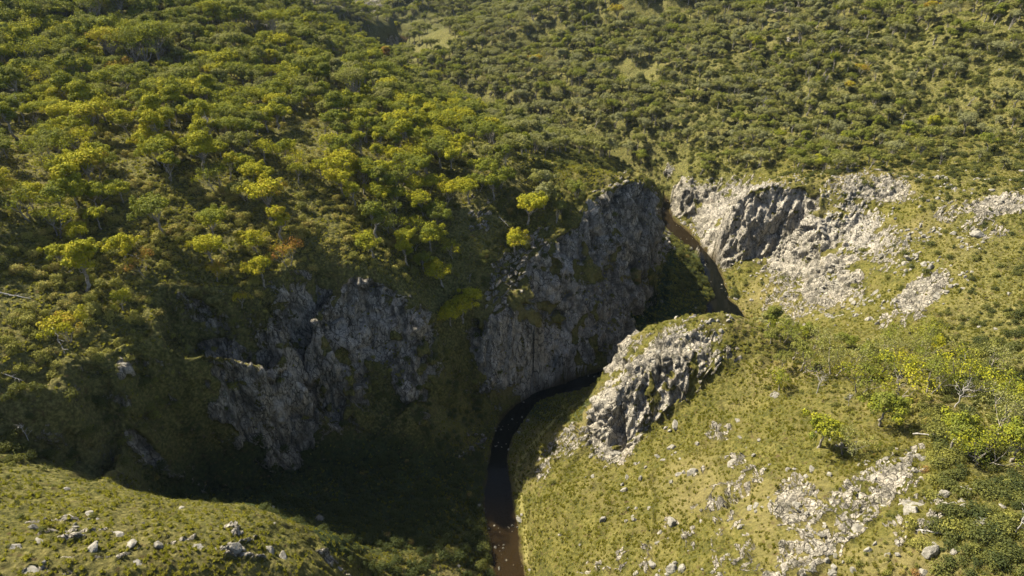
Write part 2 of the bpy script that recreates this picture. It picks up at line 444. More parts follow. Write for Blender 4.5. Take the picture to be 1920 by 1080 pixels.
# elongated columns on cliffs, flatter slabs dipping elsewhere
ku = 1 / 5.5
vz = np.where(cliff_ > 0.5, 0.30, 0.8)
fa, fb, ca_ = worley(x_ * ku + wob * .3, y_ * ku + wob2 * .3, z_ * ku * 0.24, 51)
ga, gb, cb_ = worley(x_ * .50 + wob * .6 + y_ * .2, y_ * .45 + wob2 * .6, z_ * .26 + .15 * x_, 52)
d1 = (ca_ - 0.5) * 2.4 + (sstep(0.0, 0.30, fb - fa) - 0.7) * 0.8
d2 = (cb_ - 0.5) * 0.9 + (sstep(0.0, 0.35, gb - ga) - 0.7) * 0.45
amp = sstep(0.15, 0.7, rock[sel])
disp = (d1 * (0.35 + 0.65 * cliff_) + d2) * amp + 0.35 * amp * (1 - cliff_)
crack = np.zeros_like(rock); crack[sel] = np.maximum(sstep(0.12, 0.0, fb - fa) * .9, sstep(0.15, 0.0, gb - ga) * .9) * amp * sstep(-.5, .2, vnoise(x_ / 3, y_ / 3, z_ / 3, 95))
cellv = np.full_like(rock, 0.5); cellv[sel] = 0.5 * ca_ + 0.5 * cb_
big = vnoise(x_ / 9, y_ / 9, z_ / 14, 90) + 0.5 * vnoise(x_ / 4, y_ / 4, z_ / 9, 91)
ribs = 1 - 2 * np.abs(vnoise(x_ / 4.2 + .3 * wob, y_ / 4.2, z_ / 26, 92)) + .5 - np.abs(vnoise(x_ / 1.9 + .4 * wob, y_ / 1.9, z_ / 12, 93))
disp += 1.1 * strip[sel] * amp * (1 - cliff_)
disp += (.25 + .75 * sstep(.35, 1.0, slope[sel])) * amp * 1.5 * (ribs - .8)
disp += cliff_ * amp * 2.4 * big * (samp(dr, x_, y_) > 1)
fade = sstep(-0.5, 3.0, DR[sel])
disp *= 0.25 + 0.75 * fade
disp += (blockiness * blk * (0.25 + 0.7 * oid))[sel]
GX[sel] += nx[sel] * disp; GY[sel] += ny[sel] * disp; GZ[sel] += nz[sel] * disp * 0.8
# tussocky ground everywhere else
gr = 1 - rockc
GZ += gr * sstep(0, 3, DR) * 0.42 * (1 - sstep(350, 600, GY)) * (fbm2(GX, GY, 2.2, 3, 60, 0.6, True))

_dn = samp(dr, GX, GY); _dn = _dn + (1.3 * fbm2(GX, GY, 7, 4, 330) + .25) * sstep(4, 0, np.abs(_dn))
GZ = np.where(_dn < 0.1, np.minimum(GZ, -0.12 + np.maximum(_dn, -2.2) * .55 + .10 * fbm2(GX, GY, 1.2, 2, 320)), GZ)
nr, nc = GX.shape
verts = np.stack([GX, GY, GZ], -1).reshape(-1, 3).astype(np.float32)
idx = np.arange(nr * nc).reshape(nr, nc)
quads = np.stack([idx[:-1, :-1], idx[:-1, 1:], idx[1:, 1:], idx[1:, :-1]], -1).reshape(-1, 4)

def fast_mesh(name, verts, faces, mats, smooth=True, mat_idx=None):
    me = bpy.data.meshes.new(name)
    k = faces.shape[1]
    me.vertices.add(len(verts)); me.vertices.foreach_set('co', np.ascontiguousarray(verts, dtype=np.float32).ravel())
    me.loops.add(faces.size); me.loops.foreach_set('vertex_index', np.ascontiguousarray(faces, dtype=np.int32).ravel())
    me.polygons.add(len(faces)); me.polygons.foreach_set('loop_start', np.arange(0, faces.size, k, dtype=np.int32))
    me.polygons.foreach_set('loop_total', np.full(len(faces), k, dtype=np.int32))
    me.polygons.foreach_set('use_smooth', np.full(len(faces), smooth, dtype=bool))
    if mat_idx is not None: me.polygons.foreach_set('material_index', np.ascontiguousarray(mat_idx, dtype=np.int32))
    for m in mats: me.materials.append(m)
    me.update(calc_edges=True)
    return me

def add_attr(me, name, arr):
    a = me.attributes.new(name, 'FLOAT', 'POINT')
    a.data.foreach_set('value', np.ascontiguousarray(arr, dtype=np.float32).ravel())

# ------------------------------------------------------------------ node helpers
class NT:
    def __init__(self, name):
        self.m = bpy.data.materials.new(name); self.m.use_nodes = True
        self.t = self.m.node_tree; self.t.nodes.clear()
        self.out = self.t.nodes.new('ShaderNodeOutputMaterial')
    def n(self, typ, **kw):
        nd = self.t.nodes.new(typ)
        for k, v in kw.items():
            if k.startswith('i_'):
                key = k[2:]; key = int(key) if key.isdigit() else key.replace('_', ' ')
                self.put(nd.inputs[key], v)
            else: setattr(nd, k, v)
        return nd
    def put(self, sock, v):
        if hasattr(v, 'is_linked') or isinstance(v, bpy.types.NodeSocket): self.t.links.new(v, sock)
        else: sock.default_value = v
    def math(self, op, a, b=0.0, c=None):
        nd = self.t.nodes.new('ShaderNodeMath'); nd.operation = op
        self.put(nd.inputs[0], a); self.put(nd.inputs[1], b)
        if c is not None: self.put(nd.inputs[2], c)
        return nd.outputs[0]
    def mix(self, f, a, b, mode='MIX'):
        nd = self.t.nodes.new('ShaderNodeMix'); nd.data_type = 'RGBA'; nd.blend_type = mode
        self.put(nd.inputs[0], f); self.put(nd.inputs[6], a); self.put(nd.inputs[7], b)
        return nd.outputs[2]
    def attr(self, name):
        nd = self.t.nodes.new('ShaderNodeAttribute'); nd.attribute_name = name
        return nd.outputs['Fac']
    def noise(self, vec, scale, detail=4, rough=0.55, w=None):
        nd = self.t.nodes.new('ShaderNodeTexNoise'); self.put(nd.inputs['Vector'], vec)
        nd.inputs['Scale'].default_value = scale; nd.inputs['Detail'].default_value = detail; nd.inputs['Roughness'].default_value = rough
        return nd.outputs['Fac']
    def ramp(self, f, stops):
        nd = self.t.nodes.new('ShaderNodeValToRGB'); self.put(nd.inputs[0], f)
        r = nd.color_ramp
        while len(r.elements) < len(stops): r.elements.new(0.5)
        for e_, (p, c) in zip(r.elements, stops): e_.position = p; e_.color = (*c, 1)
        return nd.outputs[0]
    def rng(self, f, a, b, c=0.0, d=1.0):
        nd = self.t.nodes.new('ShaderNodeMapRange'); self.put(nd.inputs[0], f)
        nd.inputs[1].default_value = a; nd.inputs[2].default_value = b; nd.inputs[3].default_value = c; nd.inputs[4].default_value = d
        return nd.outputs[0]
    def bsdf(self, col, rough=0.9, spec=0.15, bump=None, bd=0.1, bs=1.0, **kw):
        b = self.t.nodes.new('ShaderNodeBsdfPrincipled')
        self.put(b.inputs['Base Color'], col); self.put(b.inputs['Roughness'], rough); b.inputs['Specular IOR Level'].default_value = spec
        if bump is not None:
            bn = self.t.nodes.new('ShaderNodeBump'); bn.inputs['Strength'].default_value = bs; bn.inputs['Distance'].default_value = bd
            self.put(bn.inputs['Height'], bump); self.t.links.new(bn.outputs[0], b.inputs['Normal'])
        return b.outputs[0]
    def done(self, sh):
        self.t.links.new(sh, self.out.inputs['Surface']); return self.m

def ground_material():
    T = NT('gorge_ground')
    pos = T.n('ShaderNodeNewGeometry').outputs['Position']
    n_big = T.noise(pos, 0.035, 4); n_mid = T.noise(pos, 0.22, 5, .6); n_fine = T.noise(pos, 1.4, 5, .65); n_vf = T.noise(pos, 5.0, 3, .6)
    # grass: bright green-yellow, olive, straw and brown heath
    g = T.ramp(T.math('ADD', T.math('MULTIPLY', n_mid, .4), T.math('MULTIPLY', n_fine, .6)),
               [(0.32, (0.026, 0.030, 0.009)), (0.43, (0.070, 0.070, 0.016)), (0.51, (0.125, 0.115, 0.026)), (0.60, (0.190, 0.165, 0.045)), (0.74, (0.27, 0.235, 0.095))])
    heath = T.ramp(n_fine, [(0.3, (0.026, 0.030, 0.010)), (0.48, (0.085, 0.084, 0.024)), (0.60, (0.17, 0.155, 0.05)), (0.75, (0.25, 0.225, 0.09))])
    g = T.mix(0.22, g, (0.03, 0.03, 0.01, 1))
    g = T.mix(T.rng(n_big, .50, .66, 0, .65), g, T.mix(n_fine, (0.12, 0.095, 0.035, 1), (0.30, 0.25, 0.11, 1)))
    g = T.mix(T.rng(T.noise(pos, 0.11, 5, .65), .55, .66, 0, .6), g, (0.10, 0.085, 0.03, 1))
    g = T.mix(T.attr('heath'), g, heath)
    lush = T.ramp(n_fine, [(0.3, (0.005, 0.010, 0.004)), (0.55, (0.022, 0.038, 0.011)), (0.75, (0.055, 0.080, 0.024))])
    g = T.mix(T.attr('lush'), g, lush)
    g = T.mix(T.rng(T.noise(pos, 0.9, 4, .6), .56, .70), g, (0.085, 0.062, 0.026, 1))
    g = T.mix(T.rng(n_vf, .55, .75), g, T.mix(0.5, g, (0.02, 0.028, 0.008, 1)))
    g = T.mix(T.attr('track'), g, (0.27, 0.24, 0.08, 1))
    # rock
    vec = T.n('ShaderNodeVectorMath', operation='MULTIPLY'); T.put(vec.inputs[0], pos); vec.inputs[1].default_value = (1, 1, 0.45)
    rn = T.noise(vec.outputs[0], 0.35, 6, .66); rf = T.noise(vec.outputs[0], 1.7, 6, .74)
    r = T.ramp(rn, [(0.28, (0.15, 0.135, 0.105)), (0.43, (0.33, 0.295, 0.225)), (0.56, (0.47, 0.42, 0.32)), (0.75, (0.56, 0.505, 0.395))])
    r = T.mix(T.rng(T.attr('cell'), 0.2, 0.8, 0.0, 0.45), r, (0.40, 0.37, 0.30, 1))
    r = T.mix(T.rng(rf, .50, .66, 0, .8), r, (0.085, 0.080, 0.066, 1))
    r = T.mix(T.rng(n_mid, .60, .75, 0, .6), r, (0.23, 0.15, 0.09, 1))
    r = T.mix(T.rng(T.noise(pos, .8, 4, .6), .58, .70, 0, .7), r, (0.12, 0.125, 0.04, 1))
    r = T.mix(T.math('MULTIPLY', T.attr('crack'), .85), r, (0.045, 0.044, 0.028, 1))
    nc_ = T.t.nodes.new('ShaderNodeTexNoise'); T.put(nc_.inputs['Vector'], pos); nc_.inputs['Scale'].default_value = .35; nc_.inputs['Detail'].default_value = 3
    def joints(scale, zs, w, warp):
        sv = T.n('ShaderNodeVectorMath', operation='MULTIPLY'); T.put(sv.inputs[0], pos); sv.inputs[1].default_value = (1, 1, zs)
        wm = T.n('ShaderNodeVectorMath', operation='SCALE'); T.put(wm.inputs[0], nc_.outputs['Color']); wm.inputs['Scale'].default_value = warp
        wv = T.n('ShaderNodeVectorMath', operation='ADD'); T.put(wv.inputs[0], sv.outputs[0]); T.put(wv.inputs[1], wm.outputs[0])
        vo = T.t.nodes.new('ShaderNodeTexVoronoi'); vo.feature = 'DISTANCE_TO_EDGE'; vo.inputs['Scale'].default_value = scale
        T.put(vo.inputs['Vector'], wv.outputs[0])
        return T.rng(vo.outputs['Distance'], 0.0, w)
    ck = T.math('MAXIMUM', joints(.75, .25, .07, 1.6), T.rng(n_mid, .46, .60))
    ck2 = T.math('MAXIMUM', joints(1.7, .45, .10, 1.0), T.rng(n_fine, .45, .60))
    stv = T.n('ShaderNodeVectorMath', operation='MULTIPLY'); T.put(stv.inputs[0], pos); stv.inputs[1].default_value = (1, 1, .12)
    streak = T.noise(stv.outputs[0], 1.6, 5, .65)
    r = T.mix(T.math('MULTIPLY', T.attr('pale'), .55), r, (0.52, 0.475, 0.385, 1))  # clean pale faces, brightened for grazing and bounced light
    r = T.mix(T.math('MULTIPLY', T.attr('stain_shade'), T.rng(rn, .35, .6, .75, .25)), r, (0.13, 0.122, 0.10, 1))  # lichen staining together with painted shade
    r = T.mix(T.rng(streak, .52, .66, 0, .6), r, (0.11, 0.10, 0.082, 1))
    r = T.mix(ck, (0.06, 0.054, 0.042, 1), r)
    r = T.mix(ck2, T.mix(0.5, r, (0.05, 0.046, 0.036, 1)), r)
    f = T.math('ADD', T.attr('rock'), T.math('MULTIPLY', T.math('SUBTRACT', T.noise(pos, 0.9, 5, .7), .5), 0.95))
    f = T.rng(f, .46, .56)
    # river bed and wet margin
    gravel = T.ramp(T.noise(pos, 2.2, 4, .7), [(.35, (0.018, 0.013, 0.005)), (.55, (0.045, 0.032, 0.012)), (.72, (0.13, 0.105, 0.055))])
    col = T.mix(f, g, r)
    col = T.mix(T.attr('bed'), col, gravel)
    bump = T.math('ADD', T.math('MULTIPLY', n_fine, .7), T.math('MULTIPLY', rf, .9))
    bump = T.math('ADD', bump, T.math('MULTIPLY', T.math('ADD', T.math('ADD', ck, T.math('MULTIPLY', ck2, .5)), streak), T.math('MULTIPLY', f, .6)))
    return T.done(T.bsdf(col, 0.95, 0.05, bump, 0.55, 1.0))

ground_mat = ground_material()
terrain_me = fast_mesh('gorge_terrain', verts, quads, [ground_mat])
add_attr(terrain_me, 'rock', rock); add_attr(terrain_me, 'crack', crack); add_attr(terrain_me, 'cell', cellv)
U2, V2 = U, V
def soft_noise(x, y, s, seed): return fbm2(x, y, s, 3, seed)
# heath: the scrubby left-hand slopes and the far hills; lush: shaded damp banks, and the ravine with its deep shade painted in
def heath_map(u, v, x, y):
    h = sstep(980, 820, u + 0.35 * (v - 600)) * sstep(1200, 880, v - 0.5 * (900 - np.minimum(u, 900)) * 0 + 0 * u)
    h = np.maximum(h * .75, sstep(1700, 1850, u) * .5)
    h = np.where(y > 300, np.maximum(h, .75), h)
    return np.clip(h + .35 * soft_noise(x, y, 20, 61), 0, 1)
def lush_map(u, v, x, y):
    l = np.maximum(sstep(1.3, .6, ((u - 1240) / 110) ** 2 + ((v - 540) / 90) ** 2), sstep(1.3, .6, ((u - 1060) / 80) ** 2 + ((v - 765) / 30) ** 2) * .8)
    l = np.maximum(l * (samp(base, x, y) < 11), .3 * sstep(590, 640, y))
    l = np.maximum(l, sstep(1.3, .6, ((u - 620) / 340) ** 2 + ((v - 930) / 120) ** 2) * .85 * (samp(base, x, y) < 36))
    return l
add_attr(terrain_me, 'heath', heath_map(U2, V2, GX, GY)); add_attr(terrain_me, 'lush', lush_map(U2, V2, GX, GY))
_tr = resample([unproject(u, v, z) for u, v, z in [(1095,762,4),(1040,790,4),(1000,830,4),(974,862,3),(968,890,2.5),(976,935,2.5),(984,985,3),(986,1040,3)]], 160)
_td = np.full(GX.shape, 99.); _q = (GY > 90) & (GY < 190) & (np.abs(GX) < 50)
_td[_q] = np.min([np.hypot(GX[_q] - p[0], GY[_q] - p[1]) for p in _tr], axis=0)
add_attr(terrain_me, 'track', sstep(.9, .35, _td + .4 * fbm2(GX, GY, 4, 2, 311)) * .6)
def ell(u, v, L):
    m = np.zeros_like(u)
    for (cu, cv, ru, rv) in L: m = np.maximum(m, sstep(1.5, .5, ((u - cu) / ru) ** 2 + ((v - cv) / rv) ** 2))
    return m
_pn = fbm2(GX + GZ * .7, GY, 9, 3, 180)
add_attr(terrain_me, 'pale', ell(U, V, [(1000, 665, 95, 75), (1040, 520, 60, 40), (1180, 770, 80, 90), (1345, 420, 30, 60), (1450, 420, 130, 80), (1600, 430, 80, 60), (690, 630, 70, 50), (540, 740, 50, 80)]) * sstep(-.4, .1, _pn))  # pale rock, with grazing and reflected light put into its colour
add_attr(terrain_me, 'stain_shade', np.clip(ell(U, V, [(1170, 470, 100, 130), (650, 790, 60, 80), (850, 800, 60, 100)]) * sstep(-.3, .2, _pn) + .5 * sstep(.15, .4, _pn), 0, 1))  # dark lichen tone, plus shade painted on the upper face and recesses
add_attr(terrain_me, 'bed', sstep(0.9, -0.5, DR + .8 * fbm2(GX, GY, 3, 2, 70)) * (GZ < 1.5))
terrain = bpy.data.objects.new('terrain', terrain_me); sc.collection.objects.link(terrain)
terrain['kind'] = 'structure'; terrain['label'] = 'steep grassy gorge terrain with pale rock crags and cliffs above a river'

# ------------------------------------------------------------------ water
def water_material():
    T = NT('river_water')
    pos = T.n('ShaderNodeNewGeometry').outputs['Position']
    n = T.noise(pos, 1.2, 3)
    b = T.t.nodes.new('ShaderNodeBsdfPrincipled')
    b.inputs['Base Color'].default_value = (0.020, 0.015, 0.006, 1); b.inputs['Specular IOR Level'].default_value = .12; b.inputs['Roughness'].default_value = .06
    b.inputs['IOR'].default_value = 1.33
    bn = T.t.nodes.new('ShaderNodeBump'); bn.inputs['Strength'].default_value = .25; bn.inputs['Distance'].default_value = .05
    T.put(bn.inputs['Height'], n); T.t.links.new(bn.outputs[0], b.inputs['Normal'])
    tr = T.t.nodes.new('ShaderNodeBsdfTransparent'); tr.inputs[0].default_value = (0.50, 0.36, 0.18, 1)
    mx = T.t.nodes.new('ShaderNodeMixShader'); T.put(mx.inputs[0], T.rng(T.attr('deep'), 0, 1, .6, .97)); T.put(b.inputs['Base Color'], T.mix(T.attr('deep'), (0.030, 0.020, 0.008, 1), (0.004, 0.0045, 0.003, 1)))
    T.t.links.new(tr.outputs[0], mx.inputs[1]); T.t.links.new(b.outputs[0], mx.inputs[2])
    return T.done(mx.outputs[0])
wv_, wf_ = [], []
tang = np.gradient(RIVC, axis=0); tang = gblur(tang, 6) if False else tang
kk = np.ones(15) / 15
tang = np.stack([np.convolve(np.pad(tang[:, i], 7, mode='edge'), kk, 'valid') for i in (0, 1)], 1)
tang /= np.linalg.norm(tang, axis=1)[:, None] + 1e-9
for k in range(0, 700, 3):
    nrm = np.array([tang[k, 1], -tang[k, 0]]); w = RIVW[k] / 2 + 1.6
    for s in (-1, 1): wv_.append((RIVC[k, 0] + nrm[0] * w * s, RIVC[k, 1] + nrm[1] * w * s, 0.0))
m_ = len(wv_) // 2
wq = np.array([[2 * i, 2 * i + 1, 2 * i + 3, 2 * i + 2] for i in range(m_ - 1)])
river = bpy.data.objects.new('river_water', fast_mesh('river_water', np.array(wv_), wq, [water_material()]))
_ry = np.array(wv_)[:, 1]; add_attr(river.data, 'deep', sstep(122, 134, _ry) * (1 - .5 * sstep(262, 280, _ry)) * (1 - .8 * sstep(600, 650, _ry)))
sc.collection.objects.link(river); river['kind'] = 'structure'; river['label'] = 'dark brown river winding through the gorge'
# ------------------------------------------------------------------ plants: materials
def leaf_material(name, stops, vari=0.40, transl=0.22, rust=True):
    T = NT(name)
    oi = T.t.nodes.new('ShaderNodeObjectInfo')
    at = T.t.nodes.new('ShaderNodeAttribute'); at.attribute_type = 'INSTANCER'; at.attribute_name = 'tint'
    f = T.math('ADD', at.outputs['Fac'], T.math('MULTIPLY', T.math('SUBTRACT', T.attr('lv'), .5), vari))
    col = T.ramp(f, stops)
    dark = T.mix(T.math('MULTIPLY', T.attr('lj'), .55), col, (0.030, 0.038, 0.012, 1))
    d = T.t.nodes.new('ShaderNodeBsdfPrincipled'); T.put(d.inputs['Base Color'], dark); d.inputs['Roughness'].default_value = .8; d.inputs['Specular IOR Level'].default_value = .06
    tr = T.t.nodes.new('ShaderNodeBsdfTranslucent'); T.put(tr.inputs[0], T.mix(0.5, dark, (0.30, 0.30, 0.01, 1), 'MIX'))
    mx = T.t.nodes.new('ShaderNodeMixShader'); mx.inputs[0].default_value = transl
    T.t.links.new(d.outputs[0], mx.inputs[1]); T.t.links.new(tr.outputs[0], mx.inputs[2])
    return T.done(mx.outputs[0])
# tint 0 grey green .. .35 olive .. .65 bright yellow green .. 1 rusty orange
LEAF = leaf_material('eucalypt_leaves', [(0.0, (0.23, 0.23, 0.105)), (0.22, (0.215, 0.21, 0.048)), (0.42, (0.13, 0.160, 0.020)), (0.68, (0.40, 0.37, 0.018)), (0.82, (0.34, 0.27, 0.025)), (0.97, (0.34, 0.15, 0.035))])
SHRUBL = leaf_material('scrub_leaves', [(0.0, (0.050, 0.062, 0.020)), (0.3, (0.105, 0.110, 0.028)), (0.55, (0.21, 0.205, 0.042)), (0.8, (0.33, 0.30, 0.075)), (0.98, (0.26, 0.14, 0.05))], .3, .2)
TUSS = leaf_material('tussock_grass', [(0.0, (0.15, 0.15, 0.030)), (0.35, (0.22, 0.205, 0.040)), (0.65, (0.33, 0.29, 0.075)), (0.95, (0.42, 0.36, 0.16))], .3, .5)

def bark_material(name, a, b):
    T = NT(name); pos = T.t.nodes.new('ShaderNodeTexCoord').outputs['Object']
    n = T.noise(pos, 2.0, 4, .7)
    return T.done(T.bsdf(T.ramp(n, [(0.35, a), (0.65, b)]), .8, .2))
BARK = bark_material('eucalypt_bark', (0.10, 0.085, 0.062), (0.34, 0.31, 0.25))
PALE = bark_material('bleached_wood', (0.16, 0.15, 0.125), (0.40, 0.375, 0.33))
DARKB = bark_material('dark_bark', (0.035, 0.028, 0.02), (0.12, 0.10, 0.075))

# ------------------------------------------------------------------ plants: geometry
class Geo:
    def __init__(s): s.v = []; s.f = []; s.n = 0; s.a = {}
    def add(s, v, f, **at):
        s.v.append(v); s.f.append(f + s.n); s.n += len(v)
        for k, x in at.items(): s.a.setdefault(k, []).append(x)
    def mesh(s, name, mat, smooth=False):
        me = fast_mesh(name, np.concatenate(s.v), np.concatenate(s.f), [mat], smooth)
        for k, x in s.a.items(): add_attr(me, k, np.concatenate(x))
        return me

def leaves(G, r, c, rad, n, size, up=0.55, shell=0.55, tone=0.5):
    """n leaf sprays in the outer shell of an ellipsoid, mostly its upper side"""
    d = r.normal(size=(n * 3, 3)); d /= np.linalg.norm(d, axis=1)[:, None]
    d = d[(d[:, 2] > -0.55) | (r.random(n * 3) < 0.15)][:n]; n = len(d)
    q = 1 - (1 - shell) * r.random(n) ** 1.6
    bump_ = 1 + 0.16 * np.sin(d[:, 0] * 7 + tone * 40) * np.sin(d[:, 1] * 6 + tone * 17)
    p = np.array(c) + d * q[:, None] * np.array(rad) * bump_[:, None]
    nn = d / np.array(rad) * min(rad); nn[:, 2] += up * 0.4; nn += r.normal(size=(n, 3)) * .40; nn /= np.linalg.norm(nn, axis=1)[:, None]
    t = np.cross(nn, r.normal(size=(n, 3))); t /= np.linalg.norm(t, axis=1)[:, None]; b = np.cross(nn, t)
    s1 = size * (0.6 + 0.8 * r.random(n))[:, None]; s2 = size * (0.35 + 0.55 * r.random(n))[:, None]
    V4 = np.stack([p - t * s1 * .5, p + b * s2 * .5 + t * s1 * .1, p + t * s1 * .5, p - b * s2 * .5 - t * s1 * .1], 1).reshape(-1, 3)
    f = np.arange(4 * n).reshape(n, 4)
    lv = np.repeat(np.clip(tone + r.normal(size=n) * .12, 0, 1), 4); lj = np.repeat(r.random(n) ** 2, 4)
    G.add(V4, f, lv=lv, lj=lj)

def tube(G, P, rad, k=6):
    P = np.array(P, float); rad = np.array(rad, float); n = len(P)
    T_ = np.gradient(P, axis=0); T_ /= np.linalg.norm(T_, axis=1)[:, None] + 1e-9
    a = np.cross(T_, [0.3, 0.9, 0.2]); a /= np.linalg.norm(a, axis=1)[:, None] + 1e-9; b = np.cross(T_, a)
    th = np.arange(k) * 2 * math.pi / k
    ring = P[:, None] + rad[:, None, None] * (np.cos(th)[None, :, None] * a[:, None] + np.sin(th)[None, :, None] * b[:, None])
    V_ = ring.reshape(-1, 3); f = []
    for i in range(n - 1):
        for j in range(k): f.append((i * k + j, i * k + (j + 1) % k, (i + 1) * k + (j + 1) % k, (i + 1) * k + j))
    G.add(V_, np.array(f))

def limb(r, a, b, n=6, wob=.08, sag=0.0):
    a = np.array(a, float); b = np.array(b, float); L = np.linalg.norm(b - a); t = np.linspace(0, 1, n)[:, None]
    P_ = a + (b - a) * t; P_[1:-1] += r.normal(size=(n - 2, 3)) * L * wob
    P_ += np.sin(t * math.pi) * np.array([[0, 0, -sag * L]])
    return P_

def make_tree_meshes(seed, H, W, nl, leafn, leafs, form='round', stems=1, lean=0.0):
    """trunk mesh (stem and limbs) and crown mesh, base at the origin"""
    r = np.random.default_rng(seed); GT = Geo(); GC = Geo()
    ldir = r.random() * 6.28; lv = np.array([math.cos(ldir), math.sin(ldir), 0]) * lean * H
    tips = []
    for s in range(stems):
        a0 = r.random() * 6.28; off = np.array([math.cos(a0), math.sin(a0), 0]) * (W * .28 if stems > 1 else 0)
        fork = np.array([0, 0, H * (.42 if stems == 1 else .30) * r.uniform(.85, 1.15)]) + lv * .5 + off * .6
        r0 = 0.030 * H / math.sqrt(stems)
        P_ = limb(r, (off[0] * .1, off[1] * .1, -0.7), fork, 7, .035); tube(GT, P_, np.linspace(r0 * 1.25, r0 * .75, 7), 7)
        k = max(2, nl // stems)
        for i in range(k):
            an = a0 * 2 + i * 2.4 + r.normal() * .3
            q = math.sqrt((i + .5) / k) if form != 'tall' else math.sqrt((i + .5) / k) * .8
            rr = W / 2 * q * .74
            zt = {'round': H * (.86 - .22 * q * q), 'flat': H * (.88 - .08 * q), 'tall': H * (.93 - .42 * q * r.uniform(.4, 1.1)), 'wind': H * (.8 - .25 * q * r.random())}[form]
            tip = np.array([math.cos(an) * rr, math.sin(an) * rr, zt]) + lv + off
            tips.append(tip)
            mid = fork + (tip - fork) * .5 + np.array([0, 0, -.06 * H]) + r.normal(size=3) * .04 * H
            B = np.vstack([limb(r, fork - [0, 0, .3 * r.random()], mid, 4, .05), limb(r, mid, tip, 4, .05)[1:]])
            tube(GT, B, np.linspace(r0 * .55, r0 * .14, len(B)), 5)
            for q2 in range(2):
                e_ = mid + (tip - mid) * r.uniform(.1, .6); t2 = e_ + r.normal(size=3) * np.array([.11, .11, .04]) * H + [0, 0, .05 * H]
                tube(GT, limb(r, e_, t2, 3, .05), [r0 * .2, r0 * .14, r0 * .07], 4)
    for i, tp in enumerate(tips):
        R_ = W * r.uniform(.165, .25) * (1.0 if nl > 6 else 1.25)
        tone = r.uniform(.25, .8)
        leaves(GC, r, tp, (R_, R_, R_ * r.uniform(.72, .98)), leafn, leafs, tone=tone)
        for q in range(2):
            o = r.normal(size=3) * np.array([.9, .9, .35]) * R_
            leaves(GC, r, tp + o, (R_ * .55, R_ * .55, R_ * .5), leafn // 3, leafs, tone=min(1, tone + r.normal() * .12))
    return GT.mesh('trunk', BARK, True), GC.mesh('crown', LEAF)

TREES = [ # seed, height, width, lobes, leaves per lobe, leaf size, form, stems, lean
    (11, 8.5, 6.4, 8, 280, .42, 'round', 1, 0), (12, 9.0, 7.6, 10, 260, .42, 'flat', 1, .04), (13, 7.0, 5.2, 6, 300, .40, 'round', 1, .05),
    (14, 10.0, 6.0, 9, 270, .42, 'tall', 1, .03), (15, 7.5, 8.2, 10, 240, .40, 'flat', 3, 0), (16, 8.0, 7.0, 7, 290, .40, 'round', 2, .08),
    (17, 9.0, 5.6, 7, 280, .42, 'tall', 2, .05), (18, 6.0, 6.4, 8, 260, .38, 'round', 2, .02)]
TM = [make_tree_meshes(*a) for a in TREES]
GUM = make_tree_meshes(31, 20.0, 15.0, 17, 190, .55, 'tall', 2, .02)      # the very tall pair
GUM2 = make_tree_meshes(32, 19.0, 13.0, 15, 190, .55, 'flat', 1, .03)
THIN = [make_tree_meshes(41, 8.0, 10.0, 9, 75, .36, 'flat', 3, .03), make_tree_meshes(42, 7.5, 8.5, 8, 85, .36, 'round', 2, .08), make_tree_meshes(43, 6.0, 5.5, 6, 110, .36, 'flat', 1, .12)]

def dead_tree_mesh(seed, H, nb):
    r = np.random.default_rng(seed); G = Geo()
    top = np.array([r.normal() * .08 * H, r.normal() * .08 * H, H])
    P_ = limb(r, (0, 0, -.4), top, 9, .02); tube(G, P_, np.linspace(.022 * H, .004 * H, 9), 6)
    for i in range(nb):
        t = r.uniform(.3, .92); e_ = P_[0] + (P_[-1] - P_[0]) * t; an = i * 2.4
        tip = e_ + np.array([math.cos(an), math.sin(an), r.uniform(.3, .9)]) * H * .33 * (1.2 - t)
        B = limb(r, e_, tip, 5, .07); tube(G, B, np.linspace(.010 * H, .003 * H, 5), 4)
        for q in range(3):
            e2 = B[r.integers(1, 4)]; tube(G, limb(r, e2, e2 + (tip - e_) * .4 + r.normal(size=3) * .06 * H, 3, .05), [.005 * H, .004 * H, .002 * H], 4)
    return G.mesh('dead_tree', PALE, True)
def log_mesh(seed, L):
    r = np.random.default_rng(seed); G = Geo()
    P_ = limb(r, (-L / 2, 0, .15), (L / 2, 0, .25), 9, .015); tube(G, P_, np.linspace(.028 * L, .008 * L, 9), 7)
    for i in range(5):
        e_ = P_[r.integers(3, 8)]; t = e_ + np.array([r.uniform(.4, 1.2), r.choice([-1, 1]) * r.uniform(.4, 1), r.uniform(.0, .5)]) * L * .2
        tube(G, limb(r, e_, t, 4, .08), np.linspace(.010 * L, .003 * L, 4), 4)
    return G.mesh('fallen_log', PALE, True)
def shrub_mesh(seed, W, H, k, n, ls):
    r = np.random.default_rng(seed); G = Geo()
    for i in range(k):
        an = i * 2.4; q = math.sqrt((i + .3) / k) * W * .33
        leaves(G, r, (math.cos(an) * q, math.sin(an) * q, H * r.uniform(.3, .55)), (W * .27, W * .27, H * r.uniform(.35, .5)), n, ls, tone=r.uniform(.25, .75))
    return G.mesh('shrub', SHRUBL)
